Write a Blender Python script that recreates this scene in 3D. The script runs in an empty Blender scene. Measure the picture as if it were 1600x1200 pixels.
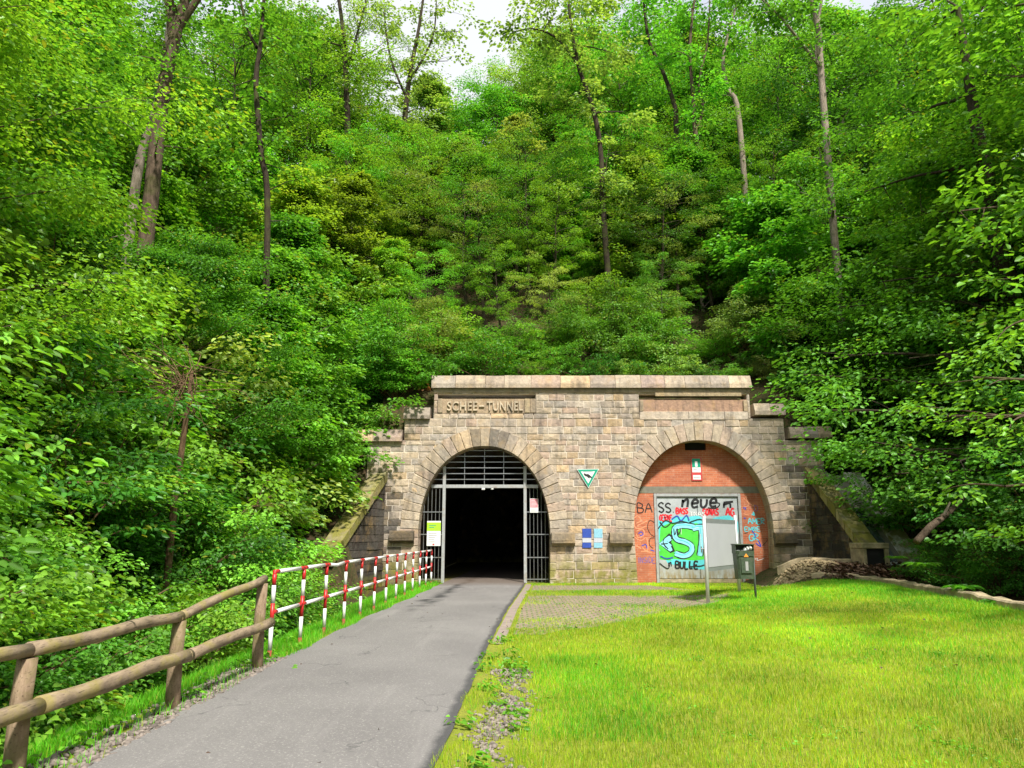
import bpy, math, random
import numpy as np
from mathutils import Vector
R = math.radians
random.seed(7)
rng = np.random.default_rng(11)
sc = bpy.context.scene
col = sc.collection

# ------------------------------------------------------------------ camera
FPX = 1155.0
PITCH = R(11.64)
CP, SP = math.cos(PITCH), math.sin(PITCH)
CAMZ = 1.6
cam = bpy.data.cameras.new('camera')
camo = bpy.data.objects.new('camera', cam)
col.objects.link(camo)
camo.location = (0, 0, CAMZ)
camo.rotation_euler = (R(90) + PITCH, 0, 0)
cam.sensor_width = 36
cam.lens = 36 * FPX / 1600
cam.clip_end = 2000
sc.camera = camo

# ------------------------------------------------------------------ world, sun, exposure
SUN_EL, SUN_AZ = R(52), R(21)          # azimuth measured from straight behind the camera towards the right
w = bpy.data.worlds.new('World')
sc.world = w
w.use_nodes = True
wn, wl = w.node_tree.nodes, w.node_tree.links
wn.clear()
wo = wn.new('ShaderNodeOutputWorld')
bg = wn.new('ShaderNodeBackground')
sky = wn.new('ShaderNodeTexSky')
sky.sky_type = 'NISHITA'
sky.sun_disc = False
sky.sun_elevation = SUN_EL
sky.sun_rotation = math.pi - SUN_AZ
sky.dust_density = 2.5
tc = wn.new('ShaderNodeTexCoord')
cn = wn.new('ShaderNodeTexNoise')
cn.inputs['Scale'].default_value = 2.2
cn.inputs['Detail'].default_value = 6
wl.new(tc.outputs['Generated'], cn.inputs['Vector'])
cr = wn.new('ShaderNodeMapRange')
cr.inputs['From Min'].default_value = 0.2
cr.inputs['From Max'].default_value = 0.55
wl.new(cn.outputs['Fac'], cr.inputs['Value'])
cm = wn.new('ShaderNodeMix')
cm.data_type = 'RGBA'
wl.new(cr.outputs['Result'], cm.inputs['Factor'])
wl.new(sky.outputs['Color'], cm.inputs[6])
cm.inputs[7].default_value = (3.7, 3.8, 4.0, 1)
wl.new(cm.outputs[2], bg.inputs['Color'])
bg.inputs['Strength'].default_value = 0.14
wl.new(bg.outputs[0], wo.inputs['Surface'])

sun = bpy.data.lights.new('sun', 'SUN')
sun.energy = 4.0
sun.angle = R(5)
sun.color = (1.0, 0.955, 0.88)
suno = bpy.data.objects.new('sun', sun)
col.objects.link(suno)
sv = Vector((math.sin(SUN_AZ) * math.cos(SUN_EL), -math.cos(SUN_AZ) * math.cos(SUN_EL), math.sin(SUN_EL)))
suno.rotation_euler = sv.to_track_quat('Z', 'Y').to_euler()
suno.location = (10, -10, 30)

sc.view_settings.view_transform = 'Standard'
sc.view_settings.look = 'None'
sc.view_settings.exposure = 0.92
sc.view_settings.gamma = 1
sc.cycles.max_bounces = 6
sc.cycles.diffuse_bounces = 3
sc.cycles.glossy_bounces = 2
sc.cycles.transmission_bounces = 3
sc.cycles.use_denoising = True
sc.cycles.sample_clamp_indirect = 6

# ------------------------------------------------------------------ picture <-> world
def at(px, py, Y):
    u, v = (px - 800) / FPX, (600 - py) / FPX
    f, up = CP - v * SP, SP + v * CP
    return Vector((u * Y / f, Y, CAMZ + up * Y / f))

def gnd(px, py, z=0.0):
    u, v = (px - 800) / FPX, (600 - py) / FPX
    f, up = CP - v * SP, SP + v * CP
    Y = (z - CAMZ) * f / up
    return Vector((u * Y / f, Y, z))

def to_px(p):
    x, y, z = p[0], p[1], p[2] - CAMZ
    f = y * CP + z * SP
    if f < .01:
        return (-9999, -9999)
    return (800 + FPX * x / f, 600 - FPX * (z * CP - y * SP) / f)

# ------------------------------------------------------------------ objects, names, labels
ORI = {}

def tag(o, label=None, cat=None, group=None, kind=None):
    if label:
        assert 4 <= len(label.split()) <= 16, label
        o['label'] = label
    if cat: o['category'] = cat
    if group: o['group'] = group
    if kind: o['kind'] = kind
    return o

def thing(name, loc, label=None, cat=None, group=None):
    o = bpy.data.objects.new(name, None)
    o.empty_display_size = .2
    col.objects.link(o)
    o.location = loc
    ORI[o.name] = Vector(loc)
    return tag(o, label, cat, group)

def link_mesh(name, me, parent=None, loc=None):
    o = bpy.data.objects.new(name, me)
    col.objects.link(o)
    if parent is not None:
        o.parent = parent
        ORI[o.name] = ORI[parent.name]
    else:
        L = Vector(loc) if loc is not None else Vector((0, 0, 0))
        o.location = L
        ORI[o.name] = L
    return o

class MB:
    """collects faces in world coordinates, becomes one mesh object"""
    def __init__(s):
        s.v, s.f, s.m, s.c = [], [], [], []
    def add(s, vs, fs, mi=0, c=None):
        b = len(s.v)
        s.v += [tuple(p) for p in vs]
        for f in fs:
            s.f.append([b + i for i in f]); s.m.append(mi); s.c.append(c or (1, 1, 1))
    def box(s, x0, x1, y0, y1, z0, z1, mi=0, c=None, ch=0.0):
        if ch <= 0:
            s.add([(x0,y0,z0),(x1,y0,z0),(x1,y1,z0),(x0,y1,z0),(x0,y0,z1),(x1,y0,z1),(x1,y1,z1),(x0,y1,z1)],
                  [(0,3,2,1),(4,5,6,7),(0,1,5,4),(1,2,6,5),(2,3,7,6),(3,0,4,7)], mi, c)
        else:
            P = []
            for (sx, sy, sz) in [(a, b_, d) for a in (0,1) for b_ in (0,1) for d in (0,1)]:
                X, Y, Z = (x0, x1)[sx], (y0, y1)[sy], (z0, z1)[sz]
                dx, dy, dz = (ch, -ch)[sx], (ch, -ch)[sy], (ch, -ch)[sz]
                P += [(X, Y+dy, Z+dz), (X+dx, Y, Z+dz), (X+dx, Y+dy, Z)]
            def i(sx, sy, sz, k): return (sx*4 + sy*2 + sz)*3 + k
            F = [(i(0,0,0,0), i(0,0,1,0), i(0,1,1,0), i(0,1,0,0)), (i(1,0,0,0), i(1,1,0,0), i(1,1,1,0), i(1,0,1,0)),
                 (i(0,0,0,1), i(1,0,0,1), i(1,0,1,1), i(0,0,1,1)), (i(0,1,0,1), i(0,1,1,1), i(1,1,1,1), i(1,1,0,1)),
                 (i(0,0,0,2), i(0,1,0,2), i(1,1,0,2), i(1,0,0,2)), (i(0,0,1,2), i(1,0,1,2), i(1,1,1,2), i(0,1,1,2))]
            for a in (0, 1):
                for b_ in (0, 1):
                    F.append((i(a,b_,0,0), i(a,b_,1,0), i(a,b_,1,1), i(a,b_,0,1)))
                    F.append((i(a,0,b_,0), i(a,1,b_,0), i(a,1,b_,2), i(a,0,b_,2)))
                    F.append((i(0,a,b_,1), i(1,a,b_,1), i(1,a,b_,2), i(0,a,b_,2)))
                    for d in (0, 1):
                        pass
            for a in (0,1):
                for b_ in (0,1):
                    for d in (0,1):
                        F.append((i(a,b_,d,0), i(a,b_,d,1), i(a,b_,d,2)))
            s.add(P, F, mi, c)
    def hexa(s, bot, top, mi=0, c=None):
        n = len(bot)
        F = [tuple(range(n))[::-1], tuple(range(n, 2*n))]
        for k in range(n):
            F.append((k, (k+1) % n, n + (k+1) % n, n + k))
        s.add(list(bot) + list(top), F, mi, c)
    def tube(s, pts, rad, n=8, mi=0, c=None, cap=True, jit=0.0, mi_fn=None):
        pts = [Vector(p) for p in pts]
        if not hasattr(rad, '__len__'): rad = [rad]*len(pts)
        b = len(s.v)
        ref = None
        for k, p in enumerate(pts):
            d = (pts[min(k+1, len(pts)-1)] - pts[max(k-1, 0)]).normalized()
            if ref is None:
                ref = Vector((0, 0, 1)) if abs(d.z) < .9 else Vector((1, 0, 0))
            a = d.cross(ref).normalized(); e = a.cross(d).normalized(); ref = e
            for j in range(n):
                t = 2*math.pi*j/n
                rr = rad[k]*(1 + jit*random.uniform(-1, 1))
                s.v.append(tuple(p + a*(rr*math.cos(t)) + e*(rr*math.sin(t))))
        for k in range(len(pts)-1):
            for j in range(n):
                q = (j+1) % n
                s.f.append([b+k*n+j, b+k*n+q, b+(k+1)*n+q, b+(k+1)*n+j])
                s.m.append(mi_fn(k) if mi_fn else mi); s.c.append(c or (1, 1, 1))
        if cap:
            s.f.append([b+j for j in range(n)][::-1]); s.m.append(mi_fn(0) if mi_fn else mi); s.c.append(c or (1,1,1))
            e0 = b+(len(pts)-1)*n
            s.f.append([e0+j for j in range(n)]); s.m.append(mi_fn(len(pts)-2) if mi_fn else mi); s.c.append(c or (1,1,1))
    def build(s, name, mats, parent=None, smooth=False, loc=None):
        if not isinstance(mats, (list, tuple)): mats = [mats]
        L = ORI[parent.name] if parent is not None else (Vector(loc) if loc is not None else Vector((0, 0, 0)))
        me = bpy.data.meshes.new(name)
        me.from_pydata([(p[0]-L.x, p[1]-L.y, p[2]-L.z) for p in s.v], [], s.f)
        for m in mats: me.materials.append(m)
        me.polygons.foreach_set('material_index', s.m)
        a = me.attributes.new('Col', 'FLOAT_COLOR', 'FACE')
        a.data.foreach_set('color', np.array([(c[0], c[1], c[2], 1) for c in s.c], dtype=np.float32).ravel())
        if smooth: me.polygons.foreach_set('use_smooth', [True]*len(s.f))
        me.update()
        return link_mesh(name, me, parent, loc)

def np_mesh(name, V, F, mat, tint=None, smooth=False):
    """V (n,3), F (m,k) -> mesh datablock, optional per face value"""
    me = bpy.data.meshes.new(name)
    m, k = F.shape
    me.vertices.add(len(V)); me.vertices.foreach_set('co', V.astype(np.float32).ravel())
    me.loops.add(m*k); me.loops.foreach_set('vertex_index', F.astype(np.int32).ravel())
    me.polygons.add(m)
    me.polygons.foreach_set('loop_start', np.arange(0, m*k, k, dtype=np.int32))
    if smooth: me.polygons.foreach_set('use_smooth', np.ones(m, dtype=bool))
    me.update(calc_edges=True)
    for x in (mat if isinstance(mat, (list, tuple)) else [mat]): me.materials.append(x)
    if tint is not None:
        a = me.attributes.new('tint', 'FLOAT', 'FACE')
        a.data.foreach_set('value', tint.astype(np.float32))
    return me

# ------------------------------------------------------------------ materials
class NT:
    def __init__(s, name):
        s.mat = bpy.data.materials.new(name)
        s.mat.use_nodes = True
        s.n, s.l = s.mat.node_tree.nodes, s.mat.node_tree.links
        s.n.clear()
        s.out = s.n.new('ShaderNodeOutputMaterial')
        s.p = s.n.new('ShaderNodeBsdfPrincipled')
        s.l.new(s.p.outputs[0], s.out.inputs['Surface'])
        s.tc = s.n.new('ShaderNodeTexCoord')
    def set(s, node, k, v):
        if hasattr(v, 'is_linked') or isinstance(v, bpy.types.NodeSocket): s.l.new(v, node.inputs[k])
        elif isinstance(v, (tuple, list)) and len(v) == 3 and node.inputs[k].type == 'RGBA': node.inputs[k].default_value = (*v, 1)
        else: node.inputs[k].default_value = v
    def noise(s, scale, detail=4, rough=.55, vec=None, stretch=None):
        n = s.n.new('ShaderNodeTexNoise')
        n.inputs['Scale'].default_value = scale; n.inputs['Detail'].default_value = detail; n.inputs['Roughness'].default_value = rough
        src = vec or s.tc.outputs['Object']
        if stretch:
            mp = s.n.new('ShaderNodeMapping'); mp.inputs['Scale'].default_value = stretch
            s.l.new(src, mp.inputs['Vector']); src = mp.outputs[0]
        s.l.new(src, n.inputs['Vector'])
        return n.outputs['Fac']
    def ramp(s, fac, a, b, lo=0.0, hi=1.0):
        n = s.n.new('ShaderNodeMapRange')
        n.inputs['From Min'].default_value = a; n.inputs['From Max'].default_value = b
        n.inputs['To Min'].default_value = lo; n.inputs['To Max'].default_value = hi
        s.l.new(fac, n.inputs['Value'])
        return n.outputs['Result']
    def mix(s, fac, a, b, mode='MIX'):
        n = s.n.new('ShaderNodeMix'); n.data_type = 'RGBA'; n.blend_type = mode
        s.set(n, 'Factor', fac)
        for k, v in ((6, a), (7, b)):
            if isinstance(v, (tuple, list)): n.inputs[k].default_value = (*v[:3], 1)
            else: s.l.new(v, n.inputs[k])
        return n.outputs[2]
    def math(s, op, a, b=0.0):
        n = s.n.new('ShaderNodeMath'); n.operation = op
        for k, v in ((0, a), (1, b)):
            if isinstance(v, (int, float)): n.inputs[k].default_value = v
            else: s.l.new(v, n.inputs[k])
        return n.outputs[0]
    def sep(s, vec=None):
        n = s.n.new('ShaderNodeSeparateXYZ'); s.l.new(vec or s.tc.outputs['Object'], n.inputs[0]); return n.outputs
    def attr(s, name, out='Color'):
        n = s.n.new('ShaderNodeAttribute'); n.attribute_name = name; return n.outputs[out]
    def bump(s, h, strength=.4, dist=.02):
        n = s.n.new('ShaderNodeBump'); n.inputs['Strength'].default_value = strength; n.inputs['Distance'].default_value = dist
        s.l.new(h, n.inputs['Height']); s.l.new(n.outputs[0], s.p.inputs['Normal'])
    def fin(s, color, rough=.8, metal=0.0, spec=.5):
        s.set(s.p, 'Base Color', color); s.set(s.p, 'Roughness', rough); s.set(s.p, 'Metallic', metal)
        s.p.inputs['Specular IOR Level'].default_value = spec
        return s.mat

def plain(name, color, rough=.6, metal=0.0, var=.15, scale=8, bump=0.0, dirt=None):
    t = NT(name)
    c = t.mix(t.ramp(t.noise(scale, 5), .3, .7), tuple(x*(1-var) for x in color), tuple(min(1, x*(1+var)) for x in color))
    if dirt: c = t.mix(t.ramp(t.noise(scale*.4, 6, .7), .52, .72, 0, .8), c, dirt)
    if bump: t.bump(t.noise(scale*3, 5), bump, .01)
    return t.fin(c, rough, metal)

def stone_mat(name, wet=0.0, moss_lo=0.4, moss_hi=1.1, soot=.62):
    t = NT(name)
    geo = t.n.new('ShaderNodeNewGeometry')
    z = t.sep(geo.outputs['Position'])[2]
    c = t.attr('Col')
    g = t.noise(9, 6, .65)
    c = t.mix(1.0, c, t.mix(t.ramp(g, .25, .75), (.66, .65, .66), (1.22, 1.2, 1.15)), 'MULTIPLY')
    fine = t.noise(60, 4, .7)
    c = t.mix(t.ramp(fine, .3, .7, .0, .4), c, t.mix(1, c, (.6, .58, .55), 'MULTIPLY'))
    oc = t.ramp(t.noise(2.2, 5, .6), .52, .7, 0, .4)
    c = t.mix(oc, c, (.42, .27, .10))
    c = t.mix(t.ramp(t.noise(.7, 5, .7), .46, .62, 0, .30), c, (.17, .16, .145))
    st = t.ramp(t.noise(1.6, 6, .7, stretch=(1.8, 1.8, .28)), .50, .68, 0, soot + wet)
    c = t.mix(st, c, (.055, .052, .05))
    wh = t.ramp(t.noise(3.2, 6, .75, stretch=(1, 1, .6)), .6, .75, 0, .22)
    c = t.mix(wh, c, (.62, .58, .52))
    mz = t.math('MULTIPLY', t.ramp(z, moss_hi, moss_lo), t.ramp(t.noise(3.5, 5), .35, .55, .0, .85))
    c = t.mix(mz, c, (.20, .19, .03))
    t.bump(t.math('ADD', g, t.math('MULTIPLY', fine, .35)), .9, .035)
    return t.fin(c, .92, 0, .25)

M = {}
M['stone'] = stone_mat('sandstone_blocks')
M['coping'] = stone_mat('sandstone_coping', soot=.55)
M['darkstone'] = stone_mat('wet_dark_stone', wet=.1, moss_lo=0, moss_hi=.4)
M['mossstone'] = stone_mat('mossy_stone', moss_lo=2.0, moss_hi=6.5, soot=.5)
t = NT('lime_mortar')
M['mortar'] = t.fin(t.mix(t.ramp(t.noise(5, 6), .35, .65), (.52, .45, .36), (.72, .65, .55)), .95)
t = NT('dark_mortar')
M['darkmortar'] = t.fin(t.mix(t.ramp(t.noise(4, 6), .35, .7), (.05, .048, .045), (.22, .20, .17)), .95)
M['postgalv'] = plain('bright_galvanised_post', (.55, .56, .57), .45, .4, .08, 12)
M['galv'] = plain('galvanised_steel', (.30, .31, .32), .45, .75, .12, 12, dirt=(.22, .17, .12))
M['greysteel'] = plain('grey_painted_steel', (.37, .38, .38), .5, .2, .1, 14, dirt=(.28, .22, .16))
M['red'] = plain('red_paint', (.52, .018, .02), .4, 0, .15, 20, dirt=(.25, .03, .02))
M['white'] = plain('white_paint', (.74, .74, .72), .45, 0, .06, 20, dirt=(.5, .47, .42))
M['rust'] = plain('rusty_red', (.26, .05, .025), .8, 0, .4, 30)
M['black'] = plain('black_void', (.008, .008, .008), .9)
M['blackpaint'] = plain('black_spray', (.012, .012, .014), .5)
M['redpaint'] = plain('red_spray', (.62, .02, .03), .5)
M['bluepaint'] = plain('blue_spray', (.03, .06, .40), .5)
M['cyanpaint'] = plain('cyan_spray', (.10, .55, .62), .5, 0, .12, 4)
M['palecyan'] = plain('pale_cyan_spray', (.26, .66, .78), .5, 0, .10, 4)
M['greenpaint'] = plain('green_spray', (.07, .55, .05), .5, 0, .2, 4)
M['whitepaint'] = plain('white_spray', (.75, .75, .75), .5)
M['orangepaint'] = plain('orange_spray', (.72, .30, .16), .6)
M['violetpaint'] = plain('violet_spray', (.16, .10, .32), .6)
M['signwhite'] = plain('sign_white', (.72, .73, .71), .4, 0, .04)
M['signgreen'] = plain('sign_green', (.0, .30, .18), .4, 0, .06)
M['signlime'] = plain('sign_lime', (.36, .60, .03), .4, 0, .06)
M['signgrey'] = plain('sign_grey', (.30, .30, .30), .5, 0, .06)
M['signpink'] = plain('sign_pink', (.66, .22, .26), .5, 0, .1)
M['signred'] = plain('sign_red', (.50, .05, .05), .5, 0, .1)
M['darkblue'] = plain('dark_blue_mark', (.02, .06, .34), .6, 0, .2, 14)
M['lightblue'] = plain('light_blue_mark', (.22, .46, .58), .6, 0, .15, 14)
M['paleblue'] = plain('pale_mark', (.45, .47, .52), .6, 0, .12, 14)
M['board'] = plain('board_grey', (.43, .44, .47), .5, 0, .03, 2)
M['boardframe'] = plain('board_frame_grey', (.20, .22, .22), .5, 0, .1, 6)
M['bingreen'] = plain('bin_green', (.045, .07, .04), .55, .0, .35, 14, dirt=(.09, .085, .06))
M['concrete'] = plain('weathered_concrete', (.19, .18, .14), .9, 0, .2, 6, .5, dirt=(.14, .14, .06))
M['mudstone'] = plain('muddy_stone', (.36, .29, .18), .95, 0, .4, 5, .9, dirt=(.16, .15, .06))
M['sand'] = plain('sandy_soil', (.30, .23, .13), .98, 0, .45, 9, 1.0, dirt=(.13, .10, .045))
M['lens'] = plain('lamp_cover', (.75, .75, .72), .3)

t = NT('orange_bricks')
xyz = t.sep()
cmb = t.n.new('ShaderNodeCombineXYZ'); t.l.new(xyz[0], cmb.inputs[0]); t.l.new(xyz[2], cmb.inputs[1])
br = t.n.new('ShaderNodeTexBrick')
t.l.new(cmb.outputs[0], br.inputs['Vector'])
br.inputs['Scale'].default_value = 1.0
br.inputs['Brick Width'].default_value = .235
br.inputs['Row Height'].default_value = .078
br.inputs['Mortar Size'].default_value = .006
br.inputs['Mortar Smooth'].default_value = .2
br.inputs['Bias'].default_value = -.1
br.inputs['Color1'].default_value = (.44, .115, .048, 1)
br.inputs['Color2'].default_value = (.56, .18, .080, 1)
br.inputs['Mortar'].default_value = (.50, .30, .20, 1)
c = t.mix(t.ramp(t.noise(1.3, 5), .42, .62, 0, .55), br.outputs['Color'], (.27, .085, .05))
c = t.mix(t.ramp(t.noise(4, 6, .7), .55, .75, 0, .5), c, (.62, .40, .30))
bn = t.n.new('ShaderNodeBump'); bn.inputs['Strength'].default_value = .6; bn.inputs['Distance'].default_value = .008; bn.invert = True
t.l.new(br.outputs['Fac'], bn.inputs['Height']); t.l.new(bn.outputs[0], t.p.inputs['Normal'])
M['brick'] = t.fin(c, .85)

t = NT('painted_steel_door')
z = t.sep()[2]
c = t.mix(t.ramp(t.noise(3, 5), .35, .65), (.34, .37, .38), (.44, .47, .48))
low = t.math('MULTIPLY', t.ramp(z, .75, .15), t.ramp(t.noise(5, 6, .7, stretch=(2, 2, .5)), .35, .6))
c = t.mix(low, c, (.26, .19, .08))
M['door'] = t.fin(c, .5, .1)

t = NT('asphalt')
fine = t.noise(140, 3, .7)
c = t.mix(t.ramp(t.noise(.5, 5), .35, .65), (.160, .150, .146), (.215, .203, .195))
c = t.mix(t.ramp(fine, .35, .65, 0, .45), c, (.13, .125, .122))
c = t.mix(t.ramp(t.noise(34, 5, .8), .52, .64, 0, .5), c, (.12, .115, .11))
c = t.mix(t.ramp(t.noise(48, 3, .8), .57, .64, 0, .6), c, (.40, .38, .35))
c = t.mix(t.ramp(t.noise(1.1, 6, .65, stretch=(3, .25, 1)), .55, .75, 0, .5), c, (.26, .245, .235))
c = t.mix(t.ramp(t.noise(420, 2, .5), .66, .74, 0, .7), c, (.34, .32, .30))
# dark sealed seam that follows the right-hand edge, tar smear before the tunnel
xyz = t.sep()
seam = t.math('SUBTRACT', t.attr('edge', 'Fac'), t.math('MULTIPLY', t.noise(5, 4), .10))
c = t.mix(t.ramp(seam, .07, .0, 0, .8), c, (.045, .045, .047))
sx = t.math('SUBTRACT', t.math('ADD', xyz[0], t.math('MULTIPLY', t.noise(.8, 4), .9)), t.math('MULTIPLY', t.math('SUBTRACT', xyz[1], 20.0), .06))
sx = t.math('ABSOLUTE', t.math('ADD', sx, 1.55))
sm_ = t.math('MULTIPLY', t.ramp(sx, .32, .05), t.math('MULTIPLY', t.ramp(xyz[1], 15, 19), t.ramp(t.noise(2.4, 5), .35, .6)))
c = t.mix(t.math('MULTIPLY', sm_, .9), c, (.03, .03, .032))
vo = t.n.new('ShaderNodeTexVoronoi'); vo.feature = 'DISTANCE_TO_EDGE'; vo.inputs['Scale'].default_value = .55
wv = t.n.new('ShaderNodeVectorMath'); wv.operation = 'ADD'
nz = t.n.new('ShaderNodeTexNoise'); nz.inputs['Scale'].default_value = 2.5; nz.inputs['Detail'].default_value = 5
t.l.new(t.tc.outputs['Object'], nz.inputs['Vector']); t.l.new(t.tc.outputs['Object'], wv.inputs[0]); t.l.new(nz.outputs['Color'], wv.inputs[1]); t.l.new(wv.outputs[0], vo.inputs['Vector'])
c = t.mix(t.math('MULTIPLY', t.ramp(vo.outputs['Distance'], .012, .002, 0, .55), t.ramp(t.noise(.9, 3), .5, .6)), c, (.05, .05, .05))
c = t.mix(t.ramp(xyz[1], 24.6, 26.6, 0, .65), c, (.11, .075, .05))
t.bump(fine, .5, .006)
M['asphalt'] = t.fin(c, .88, 0, .3)

t = NT('clay_pavers')
xyz = t.sep()
cmb = t.n.new('ShaderNodeCombineXYZ'); t.l.new(xyz[0], cmb.inputs[0]); t.l.new(xyz[1], cmb.inputs[1])
br = t.n.new('ShaderNodeTexBrick')
t.l.new(cmb.outputs[0], br.inputs['Vector'])
for k, v in (('Scale', 1.0), ('Brick Width', .21), ('Row Height', .21), ('Mortar Size', .022), ('Mortar Smooth', .3)): br.inputs[k].default_value = v
br.inputs['Color1'].default_value = (.23, .155, .125, 1)
br.inputs['Color2'].default_value = (.30, .215, .175, 1)
br.inputs['Mortar'].default_value = (.09, .15, .02, 1)
c = t.mix(t.ramp(t.noise(.9, 5), .45, .7, 0, .5), br.outputs['Color'], (.17, .16, .10))
bn = t.n.new('ShaderNodeBump'); bn.inputs['Strength'].default_value = .7; bn.inputs['Distance'].default_value = .01; bn.invert = True
t.l.new(br.outputs['Fac'], bn.inputs['Height']); t.l.new(bn.outputs[0], t.p.inputs['Normal'])
M['paver'] = t.fin(c, .9)
M['kerbstrip'] = plain('pale_edging', (.26, .205, .175), .9, 0, .18, 5, .4, dirt=(.2, .19, .13))

t = NT('forest_soil')
c = t.mix(t.ramp(t.noise(1.2, 6, .7), .4, .6), (.050, .034, .020), (.035, .055, .014))
c = t.mix(t.ramp(t.noise(14, 5, .7), .45, .65), c, (.10, .065, .035))
t.bump(t.noise(10, 6, .7), .8, .06)
M['soil'] = t.fin(c, .98, 0, .1)

t = NT('lawn_soil')
c = t.mix(t.ramp(t.noise(2.5, 6, .7), .4, .6), (.19, .25, .022), (.26, .28, .04))
c = t.mix(t.ramp(t.noise(25, 5, .7), .5, .7), c, (.15, .12, .05))
t.bump(t.noise(30, 5, .7), .8, .03)
M['lawnsoil'] = t.fin(c, .98, 0, .1)

def wood(name, c1, c2, moss):
    t = NT(name)
    g = t.noise(5, 6, .7, stretch=(6, .8, 1.2))
    c = t.mix(t.ramp(g, .3, .7), c1, c2)
    c = t.mix(t.ramp(t.noise(18, 4, .6, stretch=(4, .5, 4)), .58, .66, 0, .7), c, tuple(x*.35 for x in c1))
    c = t.mix(t.ramp(t.noise(2.2, 5, .65), .5, .62, 0, .75), c, moss)
    t.bump(g, .6, .01)
    return t.fin(c, .85, 0, .25)
M['wood'] = wood('weathered_round_timber', (.14, .105, .07), (.36, .275, .18), (.26, .22, .06))
M['woodend'] = wood('timber_post', (.15, .10, .06), (.34, .25, .165), (.16, .14, .05))

def bark(name, c1, c2, moss=(.08, .10, .02), mf=.5):
    t = NT(name)
    g = t.noise(7, 6, .7, stretch=(3, 3, .7))
    c = t.mix(t.ramp(g, .3, .7), c1, c2)
    c = t.mix(t.ramp(t.noise(1.3, 5), .5, .65, 0, mf), c, moss)
    t.bump(g, .9, .04)
    return t.fin(c, .95, 0, .15)
M['bark'] = bark('brown_bark', (.055, .038, .026), (.16, .115, .08))
M['barkpale'] = bark('pale_bark', (.16, .125, .095), (.38, .31, .25), mf=.3)
M['barkdark'] = bark('dark_bark', (.022, .017, .013), (.075, .055, .04))
M['twig'] = bark('dry_twigs', (.09, .055, .03), (.22, .14, .08), mf=.1)

def leaf_mat(name, use_obj=True, base=(.05, .14, .015), rough=.42, trans=.42, yellow=(.30, .30, .03)):
    t = NT(name)
    if use_obj:
        oi = t.n.new('ShaderNodeObjectInfo'); c0 = oi.outputs['Color']
    else:
        rgb = t.n.new('ShaderNodeRGB'); rgb.outputs[0].default_value = (*base, 1); c0 = rgb.outputs[0]
    ti = t.attr('tint', 'Fac')
    geo = t.n.new('ShaderNodeNewGeometry')
    big = t.noise(.55, 3, .5, vec=geo.outputs['Position'])
    k = t.math('ADD', t.ramp(ti, 0, 1, .45, 1.45), t.ramp(big, .3, .7, -.18, .22))
    kk = t.n.new('ShaderNodeCombineXYZ')
    for q in range(3): t.l.new(k, kk.inputs[q])
    c = t.mix(1.0, c0, kk.outputs[0], 'MULTIPLY')
    c = t.mix(t.ramp(big, .5, .75, 0, .30), c, t.mix(1.0, c, (1.45, 1.15, .7), 'MULTIPLY'))
    c = t.mix(t.ramp(ti, .984, .988, 0, .8), c, yellow)
    t.set(t.p, 'Base Color', c)
    t.p.inputs['Roughness'].default_value = rough
    t.p.inputs['Specular IOR Level'].default_value = .42
    tr = t.n.new('ShaderNodeBsdfTranslucent')
    t.l.new(t.mix(1.0, c, (1.5, 1.35, .5), 'MULTIPLY'), tr.inputs['Color'])
    ms = t.n.new('ShaderNodeMixShader'); ms.inputs[0].default_value = trans
    t.l.new(t.p.outputs[0], ms.inputs[1]); t.l.new(tr.outputs[0], ms.inputs[2])
    t.l.new(ms.outputs[0], t.out.inputs['Surface'])
    return t.mat
M['leaf'] = leaf_mat('tree_leaves')
M['bramble'] = leaf_mat('bramble_leaves', False, (.055, .165, .02))
M['grass'] = leaf_mat('grass_blades', False, (.40, .55, .018), .6, .35, (.55, .45, .14))
M['grassdeep'] = leaf_mat('deep_grass_blades', False, (.12, .46, .010), .6, .35, (.4, .4, .05))
M['weed'] = leaf_mat('weed_leaves', False, (.13, .36, .02))
M['russet'] = leaf_mat('russet_leaves', False, (.36, .16, .08), .7, .3, (.5, .35, .2))
M['litterleaf'] = leaf_mat('dead_leaves', False, (.11, .065, .042), .8, .1, (.34, .27, .2))

# ------------------------------------------------------------------ ground heights
def sm(a, b, x):
    t = np.clip((x - a) / (b - a), 0, 1)
    return t*t*(3 - 2*t)

D = 26.3                 # depth of the portal face
YK = [5, 11, 13.6, 15.5, 17.1, 19.8, 21.5, 22.8]
XK = [8.6, 8.8, 9.05, 9.35, 9.6, 10.15, 10.35, 10.3]
def kerb_x(y): return np.interp(y, YK, XK)
PXL, PXR = -5.05, 11.05     # portal width

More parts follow.
